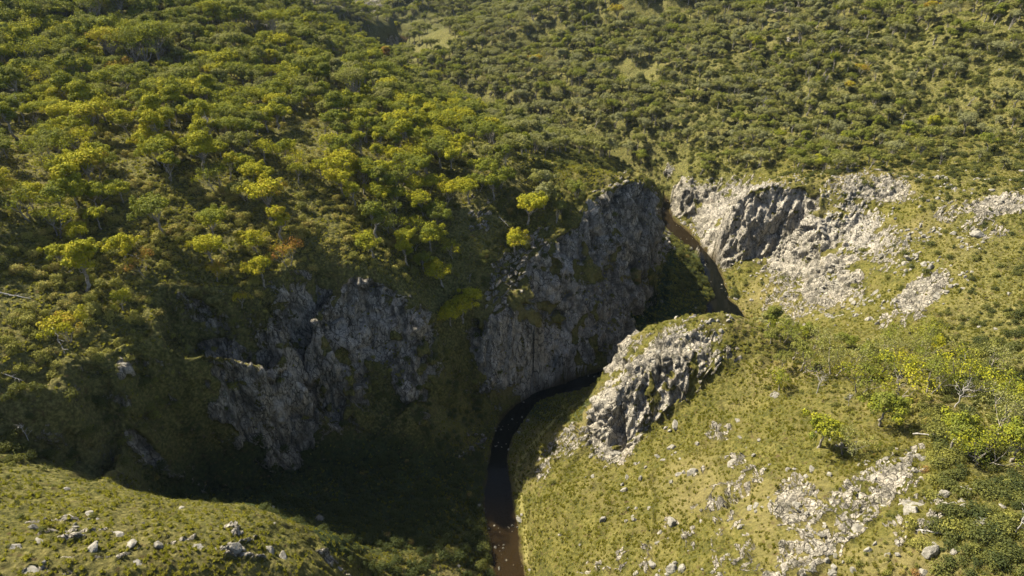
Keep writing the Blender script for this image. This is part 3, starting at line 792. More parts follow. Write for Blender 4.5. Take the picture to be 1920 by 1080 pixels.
def tuss_mesh(seed, W, H, n):
    r = np.random.default_rng(seed); an = r.random(n) * 6.28; q = np.sqrt(r.random(n)) * W * .45
    c = np.stack([np.cos(an) * q, np.sin(an) * q, np.full(n, -.05)], 1); o = np.stack([np.cos(an), np.sin(an), 0 * an], 1)
    tip = c + o * (H * .5 * r.random(n))[:, None] + np.array([0, 0, 1]) * (H * r.uniform(.5, 1, n))[:, None] + r.normal(size=(n, 3)) * .08
    w = np.stack([-np.sin(an), np.cos(an), 0 * an], 1) * .05 * (1 + W)
    V_ = np.stack([c - w, c + w, tip + w * .35, tip - w * .35], 1).reshape(-1, 3); G = Geo()
    G.add(V_, np.arange(4 * n).reshape(n, 4), lv=np.repeat(r.random(n), 4), lj=np.repeat(r.random(n) ** 2 * .8, 4))
    return G.mesh('tussock', TUSS)
SHRUBS = [shrub_mesh(61, 1.6, 1.2, 4, 70, .22), shrub_mesh(62, 2.2, 1.3, 6, 60, .24), shrub_mesh(63, 1.2, 1.1, 3, 80, .20), shrub_mesh(64, 2.6, 1.8, 7, 65, .26)]
TUSSM = [tuss_mesh(71, .9, .6, 60), tuss_mesh(72, 1.3, .5, 80), tuss_mesh(73, .7, .75, 45)]

# ------------------------------------------------------------------ rocks
def rock_material():
    T = NT('pale_rock'); pos = T.n('ShaderNodeNewGeometry').outputs['Position']
    n = T.noise(pos, .9, 5, .65); f = T.noise(pos, 5, 4, .65)
    c = T.ramp(n, [(.3, (0.10, 0.092, 0.070)), (.5, (0.22, 0.205, 0.165)), (.7, (0.34, 0.315, 0.255))])
    c = T.mix(T.rng(f, .54, .72), c, (0.10, 0.095, 0.075, 1)); c = T.mix(T.rng(T.noise(pos, 1.7, 3), .6, .7, 0, .6), c, (0.16, 0.15, 0.06, 1))
    return T.done(T.bsdf(c, .9, .15, f, .25, .8))
ROCKM = rock_material()
def boulder_mesh(seed, el=(1, 1, .7)):
    r = np.random.default_rng(seed)
    n1, n2 = 22, 14
    th = np.linspace(0, 2 * math.pi, n1, endpoint=False); ph = np.linspace(0.02, math.pi - .02, n2)
    A, B = np.meshgrid(th, ph)
    d = np.stack([np.cos(A) * np.sin(B), np.sin(A) * np.sin(B), np.cos(B)], -1)
    rad = np.full(A.shape, 9.)
    for i in range(15):                                   # cut by random planes: a faceted block
        p = r.normal(size=3); p /= np.linalg.norm(p); o = r.uniform(.62, 1.0)
        dd = d @ p; rad = np.minimum(rad, np.where(dd > .05, o / np.maximum(dd, .05), 9))
    rad = np.minimum(rad, 1.35) * (1 + .05 * vnoise(d[..., 0] * 3 + seed, d[..., 1] * 3, d[..., 2] * 3, seed))
    v = (d * rad[..., None] * np.array(el)).reshape(-1, 3)
    ix = np.arange(n1 * n2).reshape(n2, n1); f = np.stack([ix[:-1], np.roll(ix[:-1], -1, 1), np.roll(ix[1:], -1, 1), ix[1:]], -1).reshape(-1, 4)
    f = f[:, ::-1]
    caps = [list(ix[0]), list(ix[-1][::-1])]
    bmq = fast_mesh('boulder', v, f, [ROCKM], False)
    return bmq
BOULD = [boulder_mesh(81, (1, .8, .6)), boulder_mesh(82, (1.1, .7, .75)), boulder_mesh(83, (.9, .9, .8)), boulder_mesh(84, (1.4, .8, .5)), boulder_mesh(85, (1, .6, .9))]

TM = TM + THIN[1:]
# ------------------------------------------------------------------ where things stand
def hgt(x, y):
    return height(np.atleast_1d(np.float64(x)), np.atleast_1d(np.float64(y)))
def surf(x, y):
    """surface height from the drawn mesh, nearest vertex of the grid"""
    s = x / (y + 70); c = np.clip(np.searchsorted(S, s), 1, len(S) - 1); c = np.where(np.abs(S[c - 1] - s) < np.abs(S[c] - s), c - 1, c)
    out = np.empty(len(x)); 
    for i in range(len(x)):
        col = GY0[:, c[i]]; j = min(len(col) - 1, np.searchsorted(col, y[i])); out[i] = min(GZ[j, c[i]], GZ[j - 1, c[i]])
    return out
GY0 = np.maximum.accumulate(GY, axis=0)

def raycast(u, v):
    z = np.linspace(120, -2, 900); P_ = np.array([unproject(u, v, q) for q in z]); ok = P_[:, 1] < 1400
    h_ = height(P_[:, 0], P_[:, 1]); w = np.where((P_[:, 2] <= h_) & ok)[0]
    i = w[0] if len(w) else 899
    return P_[i, 0], P_[i, 1], h_[i]
def visible(x, y, z, n=60):
    t = np.linspace(0.02, .98, n)[None, :]
    X_ = x[:, None] * (1 - t); Y_ = y[:, None] * (1 - t); Z_ = z[:, None] + (CAM_H - z[:, None]) * t
    return np.all(samp(base, X_, Y_) < Z_ + 1.0, axis=1)

def E(L, u, v, default=0.0):
    m = np.full(u.shape, default)
    for (cu, cv, ru, rv, a, w) in L:
        ca, sa = math.cos(R(a)), math.sin(R(a)); du = u - cu; dv_ = v - cv
        k = sstep(1.5, .6, ((du * ca + dv_ * sa) / ru) ** 2 + ((-du * sa + dv_ * ca) / rv) ** 2)
        m = m * (1 - k) + w * k
    return m
TREE_D = [ # later entries overrule earlier ones
 (300,-50,1100,420,0,1.0),(700,250,330,130,10,.95),(1300,60,900,230,0,.9),(1050,230,260,90,0,.7),(1600,160,420,120,0,.5),(1850,230,160,90,0,.4),(1150,270,160,50,10,.45),
 (1500,285,400,40,0,.75),(1780,300,160,25,0,.35),(1270,300,80,40,0,.45),(1200,140,60,20,10,.1),(1110,325,120,22,5,.05),
 (60,330,130,110,0,.85),(230,300,90,30,35,.25),(350,410,180,50,25,.16),(180,430,130,60,20,.55),(500,400,60,80,-20,.65),(620,430,70,50,30,.05),(560,320,110,50,20,.6),
 (800,400,120,110,50,1.0),(860,520,60,80,60,.95),(870,600,30,40,0,.5),(950,330,90,50,20,.8),(1000,400,60,60,30,.35),(1065,365,75,42,0,.04),(940,500,36,110,0,.04),(1120,328,150,30,4,.0),(690,480,110,50,35,.02),(1010,370,30,30,0,.5),
 (250,540,330,60,10,.05),(60,560,90,80,0,.08),(500,500,80,50,0,.12),(90,780,140,60,30,.06),
 (1640,700,200,50,12,.75),(1500,640,70,35,0,.6),(1760,720,110,60,20,.55),(1890,820,60,90,0,.8),(1830,640,90,40,0,.1),(800,80,60,30,0,.3),(790,45,80,18,-5,.3)]
def scatter(n, x0, x1, y0, y1, r):
    return r.uniform(x0, x1, n), r.uniform(y0, y1, n)
def wedge(n, r, y0, y1, smax=.72, bias=1.0):
    """points spread evenly over the part of the ground the camera looks at"""
    y = np.sqrt(r.random(n) * ((y1 + 70) ** 2 - (y0 + 70) ** 2) + (y0 + 70) ** 2) - 70
    return r.uniform(-smax, smax, n) * (y + 70), y

rT = np.random.default_rng(101)
tx, ty = wedge(112000, rT, 40, 900, .9)
tz = height(tx, ty); tu, tv, td = project(tx, ty, tz)
den = E(TREE_D, tu, tv)
den = np.where((ty > 640) & (tu < 720), den * .3, den); den = np.where(tv < -160, 0, den); den = np.where((tu < -500) | (tu > 2450), 0, den)
rk = samp(SLO, tx, ty); gul = E([(800,420,110,120,30,1),(865,570,45,110,0,1)], tu, tv); den = np.maximum(den, gul); den *= 1 - .85 * rk * (samp(dr, tx, ty) < 90) * (1 - gul); den *= samp(dr, tx, ty) > 3
den *= np.where((ty > 300) & (tu > 850), .85, .55) + .9 * sstep(-.35, .35, fbm2(tx, ty, 28, 3, 120))
keep = (den > .02) & (rT.random(len(tx)) < .15 + den); tx, ty, tu, tv, td, den = [a[keep] for a in (tx, ty, tu, tv, td, den)]
# thin out so that crowns only brush each other
cells = {}; sel_ = []
for i in range(len(tx)):
    d0 = 4.3 if den[i] > .6 else 5.2
    kx, ky = int(tx[i] // 5.2), int(ty[i] // 5.2); ok = True
    for a in (-1, 0, 1):
        for b in (-1, 0, 1):
            for j in cells.get((kx + a, ky + b), ()):
                if (tx[i] - tx[j]) ** 2 + (ty[i] - ty[j]) ** 2 < d0 * d0: ok = False; break
            if not ok: break
        if not ok: break
    if ok: cells.setdefault((kx, ky), []).append(i); sel_.append(i)
sel_ = np.array(sel_); sel_ = sel_[rT.random(len(sel_)) < np.where(den[sel_] > .7, 1, den[sel_] * 1.05)]; tx, ty, tu, tv, td, den = [a[sel_] for a in (tx, ty, tu, tv, td, den)]
tz = surf(tx, ty)
print('trees', len(tx))
def tint_at(u, v, x, y, r):
    """crown colour: fresh yellow green on the near left, grey olive on the far right hills"""
    k = sstep(1050, 850, u - .35 * (v - 300)) * sstep(60, 260, v) 
    near_r = sstep(560, 640, v) * sstep(1300, 1400, u)
    t = .14 + .38 * k + .06 * near_r + .26 * sstep(1000, 700, u) * (1 - sstep(60, 260, v)) + .12 * sstep(200, 320, v) * (u > 1150)
    t = t - .07 * (v < 240) * (u < 1000)
    t = t + .24 * fbm2(x, y, 30, 2, 140) + r.normal(size=len(x)) * .12
    rust = (r.random(len(x)) < .004 + .01 * near_r); t = np.clip(t, -.1, .67); t = np.where(rust, r.uniform(.78, .92, len(x)), t)
    return t
tt_ = tint_at(tu, tv, tx, ty, rT)
tsc = rT.uniform(.80, 1.28, len(tx)) * (1 + .45 * sstep(420, 150, tu) * sstep(230, 60, tv)) * np.where((tu > 1230) & (tv > 100), .82, 1.0)
tkind = rT.integers(0, len(TM) + 2, len(tx)); tkind = np.where(tkind >= len(TM), tkind - 3, tkind); trot = rT.uniform(0, 6.28, len(tx))
# ------------------------------------------------------------------ linking things
def trim(lab):
    for a, b in ((' from left, ', ' from left '), ('straw coloured', 'straw'), ('dull yellow green', 'dull green'), ('wide lumpy', 'lumpy'), ('tight round', 'round'), ('in the shade under the small spur', 'under the small spur'), ('at the back of the foreground knoll', 'behind the knoll'), ('wedge shaped', 'wedge'), ('on the small spur by the left border', 'on the left border spur'), ('below the grove near the right border', 'below the right hand grove'), ('on the dark slope left of the river', 'on the slope left of the river')):
        if len(lab.split()) <= 16: break
        lab = lab.replace(a, b)
    return lab
def link(name, data, parent=None, **props):
    o = bpy.data.objects.new(name, data); sc.collection.objects.link(o)
    if parent is not None: o.parent = parent
    for k, v in props.items(): o[k] = v
    return o
def tree_thing(meshes, x, y, z, rz, s, tint, label, group, name='eucalyptus_tree', cat='tree'):
    e_ = link(name, None, label=label, category=cat, group=group)
    e_.empty_display_size = .5; e_.location = (x, y, z); e_.rotation_euler = (0, 0, rz); e_.scale = (s, s, s)
    t = link('trunk', meshes[0], e_); c = link('crown', meshes[1], e_, tint=float(tint))
    return e_, t, c

def stuff_gn(name, protos, pts_, rot, scl, kind, tint, label, tilt=None):
    """one object: protos is a list of lists of source objects, one per variant"""
    me = bpy.data.meshes.new(name); me.vertices.add(len(pts_)); me.vertices.foreach_set('co', np.asarray(pts_, dtype=np.float32).ravel())
    add_attr(me, 'rz', rot); add_attr(me, 'sc', scl); add_attr(me, 'tint', tint)
    a = me.attributes.new('vi', 'INT', 'POINT'); a.data.foreach_set('value', np.asarray(kind, dtype=np.int32))
    o = link(name, me, kind='stuff', label=label)
    ng = bpy.data.node_groups.new(name, 'GeometryNodeTree')
    ng.interface.new_socket('Geometry', in_out='INPUT', socket_type='NodeSocketGeometry'); ng.interface.new_socket('Geometry', in_out='OUTPUT', socket_type='NodeSocketGeometry')
    N = ng.nodes.new; Lk = ng.links.new
    gi, go = N('NodeGroupInput'), N('NodeGroupOutput')
    m2p = N('GeometryNodeMeshToPoints'); Lk(gi.outputs[0], m2p.inputs['Mesh'])
    allj = N('GeometryNodeJoinGeometry')
    for group in protos:
        j = N('GeometryNodeJoinGeometry')
        for src in group:
            oi = N('GeometryNodeObjectInfo'); oi.transform_space = 'ORIGINAL'; oi.inputs['Object'].default_value = src
            Lk(oi.outputs['Geometry'], j.inputs[0])
        g2 = N('GeometryNodeGeometryToInstance'); Lk(j.outputs[0], g2.inputs[0]); Lk(g2.outputs[0], allj.inputs[0])
    iop = N('GeometryNodeInstanceOnPoints'); iop.inputs['Pick Instance'].default_value = True
    def nat(nm, ty='FLOAT'):
        q = N('GeometryNodeInputNamedAttribute'); q.data_type = ty; q.inputs['Name'].default_value = nm; return q.outputs['Attribute']
    Lk(m2p.outputs[0], iop.inputs['Points']); Lk(allj.outputs[0], iop.inputs['Instance']); Lk(nat('vi', 'INT'), iop.inputs['Instance Index'])
    cx = N('ShaderNodeCombineXYZ'); Lk(nat('rz'), cx.inputs[2]); Lk(cx.outputs[0], iop.inputs['Rotation'])
    cs = N('ShaderNodeCombineXYZ'); sv = nat('sc')
    for q in range(3): Lk(sv, cs.inputs[q])
    Lk(cs.outputs[0], iop.inputs['Scale']); Lk(iop.outputs[0], go.inputs[0])
    md = o.modifiers.new('plants', 'NODES'); md.node_group = ng
    return o

# ---- trees the photograph shows singly: base pixel, height in metres, mesh, tint, rotation, label
HAND = [
 (1535,842,1.15,TM[2],.56,1.0,'lone bright yellow umbrella tree with bent trunk on the slope below the grove'),
 (1777,853,1.05,TM[0],.40,2.0,'round fresh green tree with short trunk on the open slope, lower right'),
 (1648,800,1.05,TM[0],.38,.4,'dense domed yellow green tree at the lower edge of the right hand grove'),
 (1895,868,1.0,TM[0],.38,3.0,'dark leafy domed tree near the right border beside the bush thicket'),
 (1583,853,.95,THIN[1],0.20,2.5,'sparse see-through tree just right of the lone yellow tree'),
 (1460,735,.9,THIN[2],0.50,4.2,'leaning sparse tree with orange tips at the left end of the right hand grove'),
 (1500,700,1.1,THIN[0],0.25,.2,'open crowned many stemmed tree behind the promontory crest'),
 (1560,705,1.15,THIN[0],0.15,1.2,'wide flat tree with thin pale limbs in the left half of the grove'),
 (1610,740,1.1,THIN[1],0.42,2.2,'straggly gold tinged tree in the middle of the grove'),
 (1690,752,1.2,THIN[0],0.58,3.3,'rusty gold spreading tree in front of the grove'),
 (1740,740,1.1,THIN[1],0.40,5.0,'thin limbed yellowish tree in the right half of the grove'),
 (1800,745,1.2,THIN[0],0.52,.9,'flat sparse tree with bare white stems at the right end of the grove'),
 (1850,700,1.0,THIN[1],0.15,4.0,'small grey green tree beyond the right end of the grove'),
 (172,548,1.25,TM[3],.62,.5,'tall tree with twin white trunks standing alone on the left heath slope'),
 (232,585,.85,THIN[2],.58,1.5,'flat topped tree with thin forked stems below the twin white trunks'),
 (120,505,.85,TM[2],.62,2.0,'low bushy bright tree left of the twin white trunks'),
 (240,497,.95,TM[0],.62,.8,'rounded yellow green tree right of the twin white trunks'),
 (190,430,.85,TM[2],.60,4.0,'small mushroom shaped tree above the white trunked tree'),
 (130,640,.9,TM[4],.74,1.0,'golden low spreading tree low on the left heath slope'),
 (275,520,.8,THIN[1],.88,1.0,'small orange crowned tree in the open heath on the left'),
 (408,530,.8,THIN[2],.86,1.8,'small orange tree above the pale cliff edge on the left'),
 (545,505,1.0,THIN[1],.95,.6,'rust red leaning tree near the rim of the left massif'),
 (455,583,.7,THIN[2],.80,2.8,'stunted golden tree close to the left cliff edge'),
 (400,500,.95,TM[1],.64,3.2,'long low bright crowned tree on the open left slope'),
 (495,535,1.0,TM[0],.64,5.2,'bright rounded tree among the cluster above the left massif'),
 (490,480,1.05,TM[5],.68,.9,'vivid yellow two stemmed tree on the ridge of the left slope'),
 (530,455,1.05,TM[3],.70,2.2,'upright golden tree on the ridge above the left massif'),
 (508,415,1.25,TM[1],.70,.3,'broad brilliant yellow tree at the top of the ridge clump'),
 (388,335,1.35,TM[3],.55,1.1,'slender umbrella tree with long pale stems on the upper left slope'),
 (965,480,1.05,TM[0],.66,2.1,'round golden green tree clinging to the rib above the central cliff'),
 (990,425,1.25,TM[1],.60,4.4,'broad flat crown tree on the shoulder of the central cliff'),
 (868,600,1.15,TM[0],.60,0.0,'lowest bright rounded tree at the foot of the wooded gully'),
 (885,580,1.0,TM[2],.62,1.6,'bright tree just right of the lowest tree in the wooded gully'),
 (845,620,.95,TM[0],.58,5.6,'lower left rounded tree at the foot of the wooded gully'),
 (270,150,1.0,GUM,.42,2.0,'giant gum with tall white trunks rising from the upper left forest'),
 (305,142,1.05,GUM2,.40,.6,'giant gum with a straight white trunk, right of the other giant'),
 (222,135,.9,GUM2,.74,3.6,'huge rusty crowned gum left of the two white trunked giants'),
 (178,65,.9,GUM,.36,1.0,'very tall pale trunked gum near the top left corner'),
 (668,205,.85,GUM2,.20,1.0,'big dark green tree standing above the valley at the forest edge'),
 (515,85,.8,GUM2,.50,5.0,'tall gum on the far crest of the left forest'),
]
protoT = {}
hand_xy = []
for (u, v, s, ms, ti, rz, lab) in HAND:
    x, y, z = raycast(u, v); z = float(surf(np.array([x]), np.array([y]))[0])
    e_, t_, c_ = tree_thing(ms, x, y, z - .1, rz, s, ti, lab, 'eucalypts that stand out')
    protoT.setdefault(id(ms), [t_, c_]); hand_xy.append((x, y, 4 * s if ms not in (GUM, GUM2) else 7))
hx = np.array(hand_xy)
dmin = np.min(np.hypot(tx[:, None] - hx[None, :, 0], ty[:, None] - hx[None, :, 1]) - hx[None, :, 2], axis=1)
k_ = dmin > 0
tx, ty, tz, tu, tv, td, tt_, tsc, tkind, trot = [a[k_] for a in (tx, ty, tz, tu, tv, td, tt_, tsc, tkind, trot)]
grove = (tu > 1400) & (tv > 610)

inframe = (tu > 10) & (tu < 1910) & (tv > 20) & (tv < 1090)
vis = visible(tx, ty, tz + 4)
score = np.where(inframe & vis, tsc / td, 0)
order = np.argsort(-score)
single = order[:250]
ZONES = [((1400,1920,560,1080), 'in the right hand grove'), ((780,930,430,680), 'low in the wooded gully'), ((640,930,330,430), 'in the upper part of the wooded gully'),
 ((930,1110,330,520), 'on the shoulder above the central cliff'), ((0,260,560,900), 'on the lower left slope'), ((0,200,400,560), 'on heath by the left border'),
 ((200,460,400,560), 'on the open left slope'), ((460,660,400,600), 'on the ridge above the left massif'), ((0,220,250,400), 'in the clump by the left border'),
 ((220,430,250,400), 'beside the left slope bare strip'), ((430,640,250,400), 'in the left forest hollow'), ((640,860,200,330), 'at the head of the gully'), ((860,1100,200,330), 'in the saddle behind the central cliff'),
 ((1230,1500,200,420), 'on the flat behind the right hand crag'), ((1500,1920,200,420), 'on the upper right plateau')]
SHAPE = ['round', 'flat topped', 'compact', 'tall narrow', 'many stemmed', 'two stemmed', 'upright forked', 'low bushy', 'thin crowned', 'leaning sparse']
ORD = 'first second third fourth fifth sixth seventh eighth ninth tenth eleventh twelfth thirteenth fourteenth fifteenth sixteenth seventeenth eighteenth nineteenth twentieth'.split()
def tell_apart(items):
    """things alike in look and place are told apart by their order across the picture"""
    by = {}
    for o, u in items: by.setdefault(o['label'], []).append((u, o))
    for lab, L in by.items():
        if 1 < len(L) <= 20:
            L.sort(key=lambda q: q[0])
            for k, (u, o) in enumerate(L):
                w = 'leftmost ' if k == 0 else 'rightmost ' if k == len(L) - 1 else ORD[k] + ' from left, '
                o['label'] = trim(w + lab)
def tone_word(t): return 'grey green' if t < .15 else 'olive' if t < .35 else 'mid green' if t < .5 else 'yellow green' if t < .66 else 'golden' if t < .77 else 'rusty orange'
tree_items = []
for i in single:
    z_ = next((w for (a, b, c, d), w in ZONES if a <= tu[i] < b and c <= tv[i] < d), 'in the top left corner forest' if tu[i] < 430 and tv[i] <= 130 else 'in the left forest below the giants' if tu[i] < 430 else 'on the far left forest crest' if tu[i] < 860 else 'on the forested hill beyond the gorge')
    ms = THIN[tkind[i] % 3] if grove[i] else TM[tkind[i]]
    sh = ['many stemmed', 'thin crowned', 'leaning thin'][tkind[i] % 3] if grove[i] else SHAPE[tkind[i]]
    size = 'small ' if tsc[i] < .9 else 'large ' if tsc[i] > 1.15 else ''
    e_, t_, c_ = tree_thing(ms, tx[i], ty[i], tz[i] - .1, trot[i], tsc[i], tt_[i], f'{size}{sh} {tone_word(tt_[i])} eucalypt {z_}', 'eucalypts ' + z_)
    protoT.setdefault(id(ms), [t_, c_]); tree_items.append((e_, tu[i]))
tell_apart(tree_items)
for k, ms in enumerate(TM):
    assert id(ms) in protoT
rest = np.array([i for i in range(len(tx)) if i not in set(single.tolist())])
stuff_gn('eucalyptus_forest', [protoT[id(m)] for m in TM], np.stack([tx, ty, tz - .1], 1)[rest], trot[rest], tsc[rest], tkind[rest], tt_[rest], 'eucalypt forest covering the slopes and hills behind the gorge')

# ------------------------------------------------------------------ dead trees and fallen logs
DEADM = [dead_tree_mesh(91, 6.5, 8), dead_tree_mesh(92, 5.0, 10), dead_tree_mesh(93, 8.0, 9)]
LOGM = [log_mesh(95, 7.0), log_mesh(96, 5.0), log_mesh(97, 9.0)]
DEAD = [(1900,1010,1.1,1,'bleached bare tree leaning out of the scrub at the right border'),(1820,1000,.7,1,'small bare grey tree in the scrub at the lower right'),(1530,740,.9,2,'leafless white tree inside the grove, at its left'),
 (1590,762,.9,1,'leafless forked tree at the lower edge of the grove'),(1790,765,1.0,2,'bare white trunked tree at the right end of the grove'),(420,560,.6,1,'dead twiggy tree in the heath left of the cliff rim'),
 (575,525,.7,1,'dead grey tree on the very rim of the left massif'),(48,235,1.1,2,'tall dead tree among the crowns by the left border'),(400,270,1.2,2,'arching dead tree in the dark hollow of the left forest'),
 (440,265,1.0,1,'dead tree with bare curved limbs right of the arching one'),(1432,215,1.1,2,'leaning dead white tree on the right hand hillside'),(1690,235,1.2,1,'bushy leafless grey tree on the upper right plateau'),
 (1860,40,1.3,2,'tall pale dead stem near the top right corner'),(1545,160,1.0,1,'dead tree amid the dark scrub of the right hill'),(880,530,.7,1,'bare grey tree on the right side of the wooded gully'),
 (60,835,.9,1,'dead branching tree on the scrubby spur in the lower left'),(1600,320,1.0,1,'pale bare tree on the edge of the flat above the crag'),(1420,318,1.0,0,'whitish bare tree in front of the scrub behind the crag')]
for (u, v, s, k, lab) in DEAD:
    x, y, z = raycast(u, v); o = link('dead_tree', DEADM[k], label=lab, category='dead tree', group='dead trees')
    o.location = (x, y, float(surf(np.array([x]), np.array([y]))[0])); o.scale = (s,) * 3; o.rotation_euler = (random.uniform(-.15, .15), random.uniform(-.15, .15), random.uniform(0, 6))
LOGS = [(25,558,1.0,0,.1,'thick pale log lying near the left border'),(255,485,.9,1,-.1,'thin pale log under the trees left of the open slope'),(110,635,1.0,2,-.9,'long grey log running down the lower left heath'),
 (380,560,.7,1,.9,'short white log in the heath above the dark cliff'),(400,583,.6,1,.5,'forked white log just below the short one'),(945,420,1.0,1,-.6,'pale log on the rib above the central cliff'),
 (1745,820,.9,0,-.5,'fallen pale log on the slope under the grove'),(1740,1000,.8,2,-.7,'grey log lying in the lower right scrub'),(1810,920,.8,1,-.8,'thin log in the bushes near the right border'),
 (25,712,.8,1,0,'pale log at the left border over the spur'),(130,240,1.1,2,.5,'long fallen trunk among the left forest crowns'),(1610,232,1.0,0,-.4,'white log in a grassy gap of the right hillside'),(1700,140,1.0,1,.3,'small white log on the upper right hillside')]
for (u, v, s, k, rz, lab) in LOGS:
    x, y, z = raycast(u, v); o = link('fallen_log', LOGM[k], label=lab, category='log', group='fallen logs')
    x2, y2 = x + math.cos(rz), y + math.sin(rz); zz = surf(np.array([x, x2]), np.array([y, y2])); o.location = (x, y, float(zz[0]) + .1)
    o.rotation_euler = (0, -math.atan(float(np.clip(samp(base, np.array([x2 + math.cos(rz)]), np.array([y2 + math.sin(rz)]))[0] - samp(base, np.array([x - math.cos(rz)]), np.array([y - math.sin(rz)]))[0], -3, 3)) / 3), rz); o.scale = (s,) * 3

# ------------------------------------------------------------------ shrubs, tussocks
rS = np.random.default_rng(202)
def cover(n, y0, y1, seed, dfun, smax=.85, near=None):
    r = np.random.default_rng(seed); x, y = wedge(n, r, y0, y1, smax)
    z = height(x, y); u, v, d = project(x, y, z)
    ok = (u > -400) & (u < 2350) & (v > -60) & (v < 1300); x, y, z, u, v, d = [a[ok] for a in (x, y, z, u, v, d)]
    p = dfun(x, y, z, u, v); ok = r.random(len(x)) < p; x, y, u, v, d = [a[ok] for a in (x, y, u, v, d)]
    z = surf(x, y)
    return x, y, z, u, v, d, r
SHRUB_D = [(300,450,900,500,0,.45),(1100,250,800,150,0,.35),(1700,200,500,150,0,.45),(500,900,520,200,5,.85),(750,1000,160,140,0,.9),(1880,850,150,250,0,.9),(1850,600,140,150,0,.35),(1720,1030,140,110,20,.45),
 (1450,640,120,60,0,.3),(1640,730,220,60,0,.45),(1300,900,330,170,0,.02),(1650,500,260,160,0,.10),(1820,340,160,40,0,.35),(1405,625,70,32,20,.95),(1270,540,80,80,0,.8),(1065,765,60,24,-15,.8),
 (200,1010,560,108,6,.14),(1070,360,100,50,5,.35),(660,480,90,50,30,.30),(1060,560,80,26,10,.3),(620,560,120,50,0,.12),(1250,700,60,40,0,.05),(1580,850,120,22,0,.8),(1780,900,70,50,0,.5),(940,880,14,90,0,.5),(1000,960,30,60,0,.3)]
def samp_tree(u, v): return sstep(.5, .85, E(TREE_D, u, v))
def sd(x, y, z, u, v):
    p = E(SHRUB_D, u, v, .06) * (1 - .35 * samp(SLO, x, y) * ~((u > 1800)))
    n = fbm2(x, y, 9, 3, 210); fo = samp_tree(u, v); p = p * (1 - .7 * fo) * (.25 + 1.5 * sstep(-.3, .4, n))
    p = np.maximum(p, .55 * (samp(dr, x, y) > .9) * (samp(dr, x, y) < 3.5) * (samp(SLO, x, y) < .6)); rk_ = blobs(u, v); return p * (1 - .9 * np.clip(rk_, 0, 1)) * (samp(dr, x, y) > .8)
sx, sy, sz, su, sv, sd_, r_ = cover(190000, 40, 420, 203, sd)
ks = r_.integers(0, len(SHRUBS), len(sx))
stin = np.clip(.22 + .22 * sstep(700, 300, sv) * (su < 800) + .12 * fbm2(sx, sy, 14, 2, 214) * 2 + r_.normal(size=len(sx)) * .16 + .40 * ((su < 760) & (sv < 720)) - .55 * ((su > 150) & (su < 900) & (sv > 760) & (sz < 42)), -.1, .82)  # shrubs low in the ravine tinted darker to stand in for its shade
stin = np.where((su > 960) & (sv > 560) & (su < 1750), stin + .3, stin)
stin = np.where((r_.random(len(sx)) < .006) & (su < 1300), .88, stin)
ssc = r_.uniform(.35, 1.2, len(sx)) ** 1.5 * np.where((su > 1750) & (sv > 640), 1.25, 1.0) * np.where((su > 950) & (su < 1700) & (sv > 560), .55, 1.0) * np.where((sv > 880) & (su < 700) & (sz > 38), .5, 1) * np.where(sy > 300, 1.2, 1)
print('shrubs', len(sx))
vis = visible(sx, sy, sz + 1) & (su > 5) & (su < 1915) & (sv > 5) & (sv < 1075)
sizes = np.array([1.6, 2.2, 1.2, 2.6])[ks]
o_ = np.argsort(-np.where(vis, ssc * sizes / sd_, 0)); singS = o_[:240]
protoS = {}; shrub_items = []
def zone_of(u, v):
    Z = [((1750,1921,950,1081),'in the lower right corner'),((1750,1921,820,950),'below the grove near the right border'),((1750,1921,640,820),'beside the grove near the right border'),((1750,1921,430,640),'on the shaded right hand bank'),
         ((1400,1750,880,1081),'between the lower right outcrops'),((1400,1750,780,880),'on the open slope under the grove'),((1400,1750,580,780),'under the trees of the grove'),((980,1400,780,1081),'on the grassy slope right of the river'),
         ((900,980,760,1081),'on the river bank'),((640,900,880,1081),'on the dark slope left of the river'),((380,640,880,1081),'in the dark ravine bottom'),((150,380,700,1000),'in the shade under the small spur'),((0,150,860,1081),'at the back of the foreground knoll'),
         ((0,150,700,860),'on the small spur by the left border'),((0,640,880,1081),'on the foreground knoll'),((0,330,560,700),'on the lower left heath'),((330,640,560,900),'among the rocks of the left massif'),((640,910,560,880),'at the foot of the wooded gully'),((980,1400,560,780),'on the promontory'),
         ((1150,1400,430,560),'on the damp shaded bank')]
    return next((w for (a, b, c, d), w in Z if a <= u < b and c <= v < d), 'on the upper slopes')
def stone_word(t): return 'dark green' if t < .15 else 'olive green' if t < .35 else 'dull yellow green' if t < .58 else 'straw coloured' if t < .88 else 'russet'
for i in singS:
    w = zone_of(su[i], sv[i]); size = 'low' if ssc[i] * sizes[i] < 2 else 'large' if ssc[i] * sizes[i] > 3.1 else 'medium'
    o = link('shrub', SHRUBS[ks[i]], label=f'{size} {["domed","spreading","tight round","wide lumpy"][ks[i]]} {stone_word(stin[i])} shrub {w}', category='shrub', group='shrubs ' + w, tint=float(stin[i]))
    o.location = (sx[i], sy[i], sz[i] - .05); o.rotation_euler = (0, 0, float(r_.uniform(0, 6))); o.scale = (ssc[i],) * 3
    protoS.setdefault(int(ks[i]), o); shrub_items.append((o, su[i]))
tell_apart(shrub_items); rock_items = []
mk = np.ones(len(sx), bool); mk[singS] = False
for k in range(4):
    if k not in protoS: protoS[k] = list(protoS.values())[0]
stuff_gn('heath_scrub', [[protoS[k]] for k in range(4)], np.stack([sx, sy, sz - .05], 1)[mk], r_.uniform(0, 6.28, mk.sum()), ssc[mk], ks[mk], stin[mk], 'low heath scrub covering the slopes')

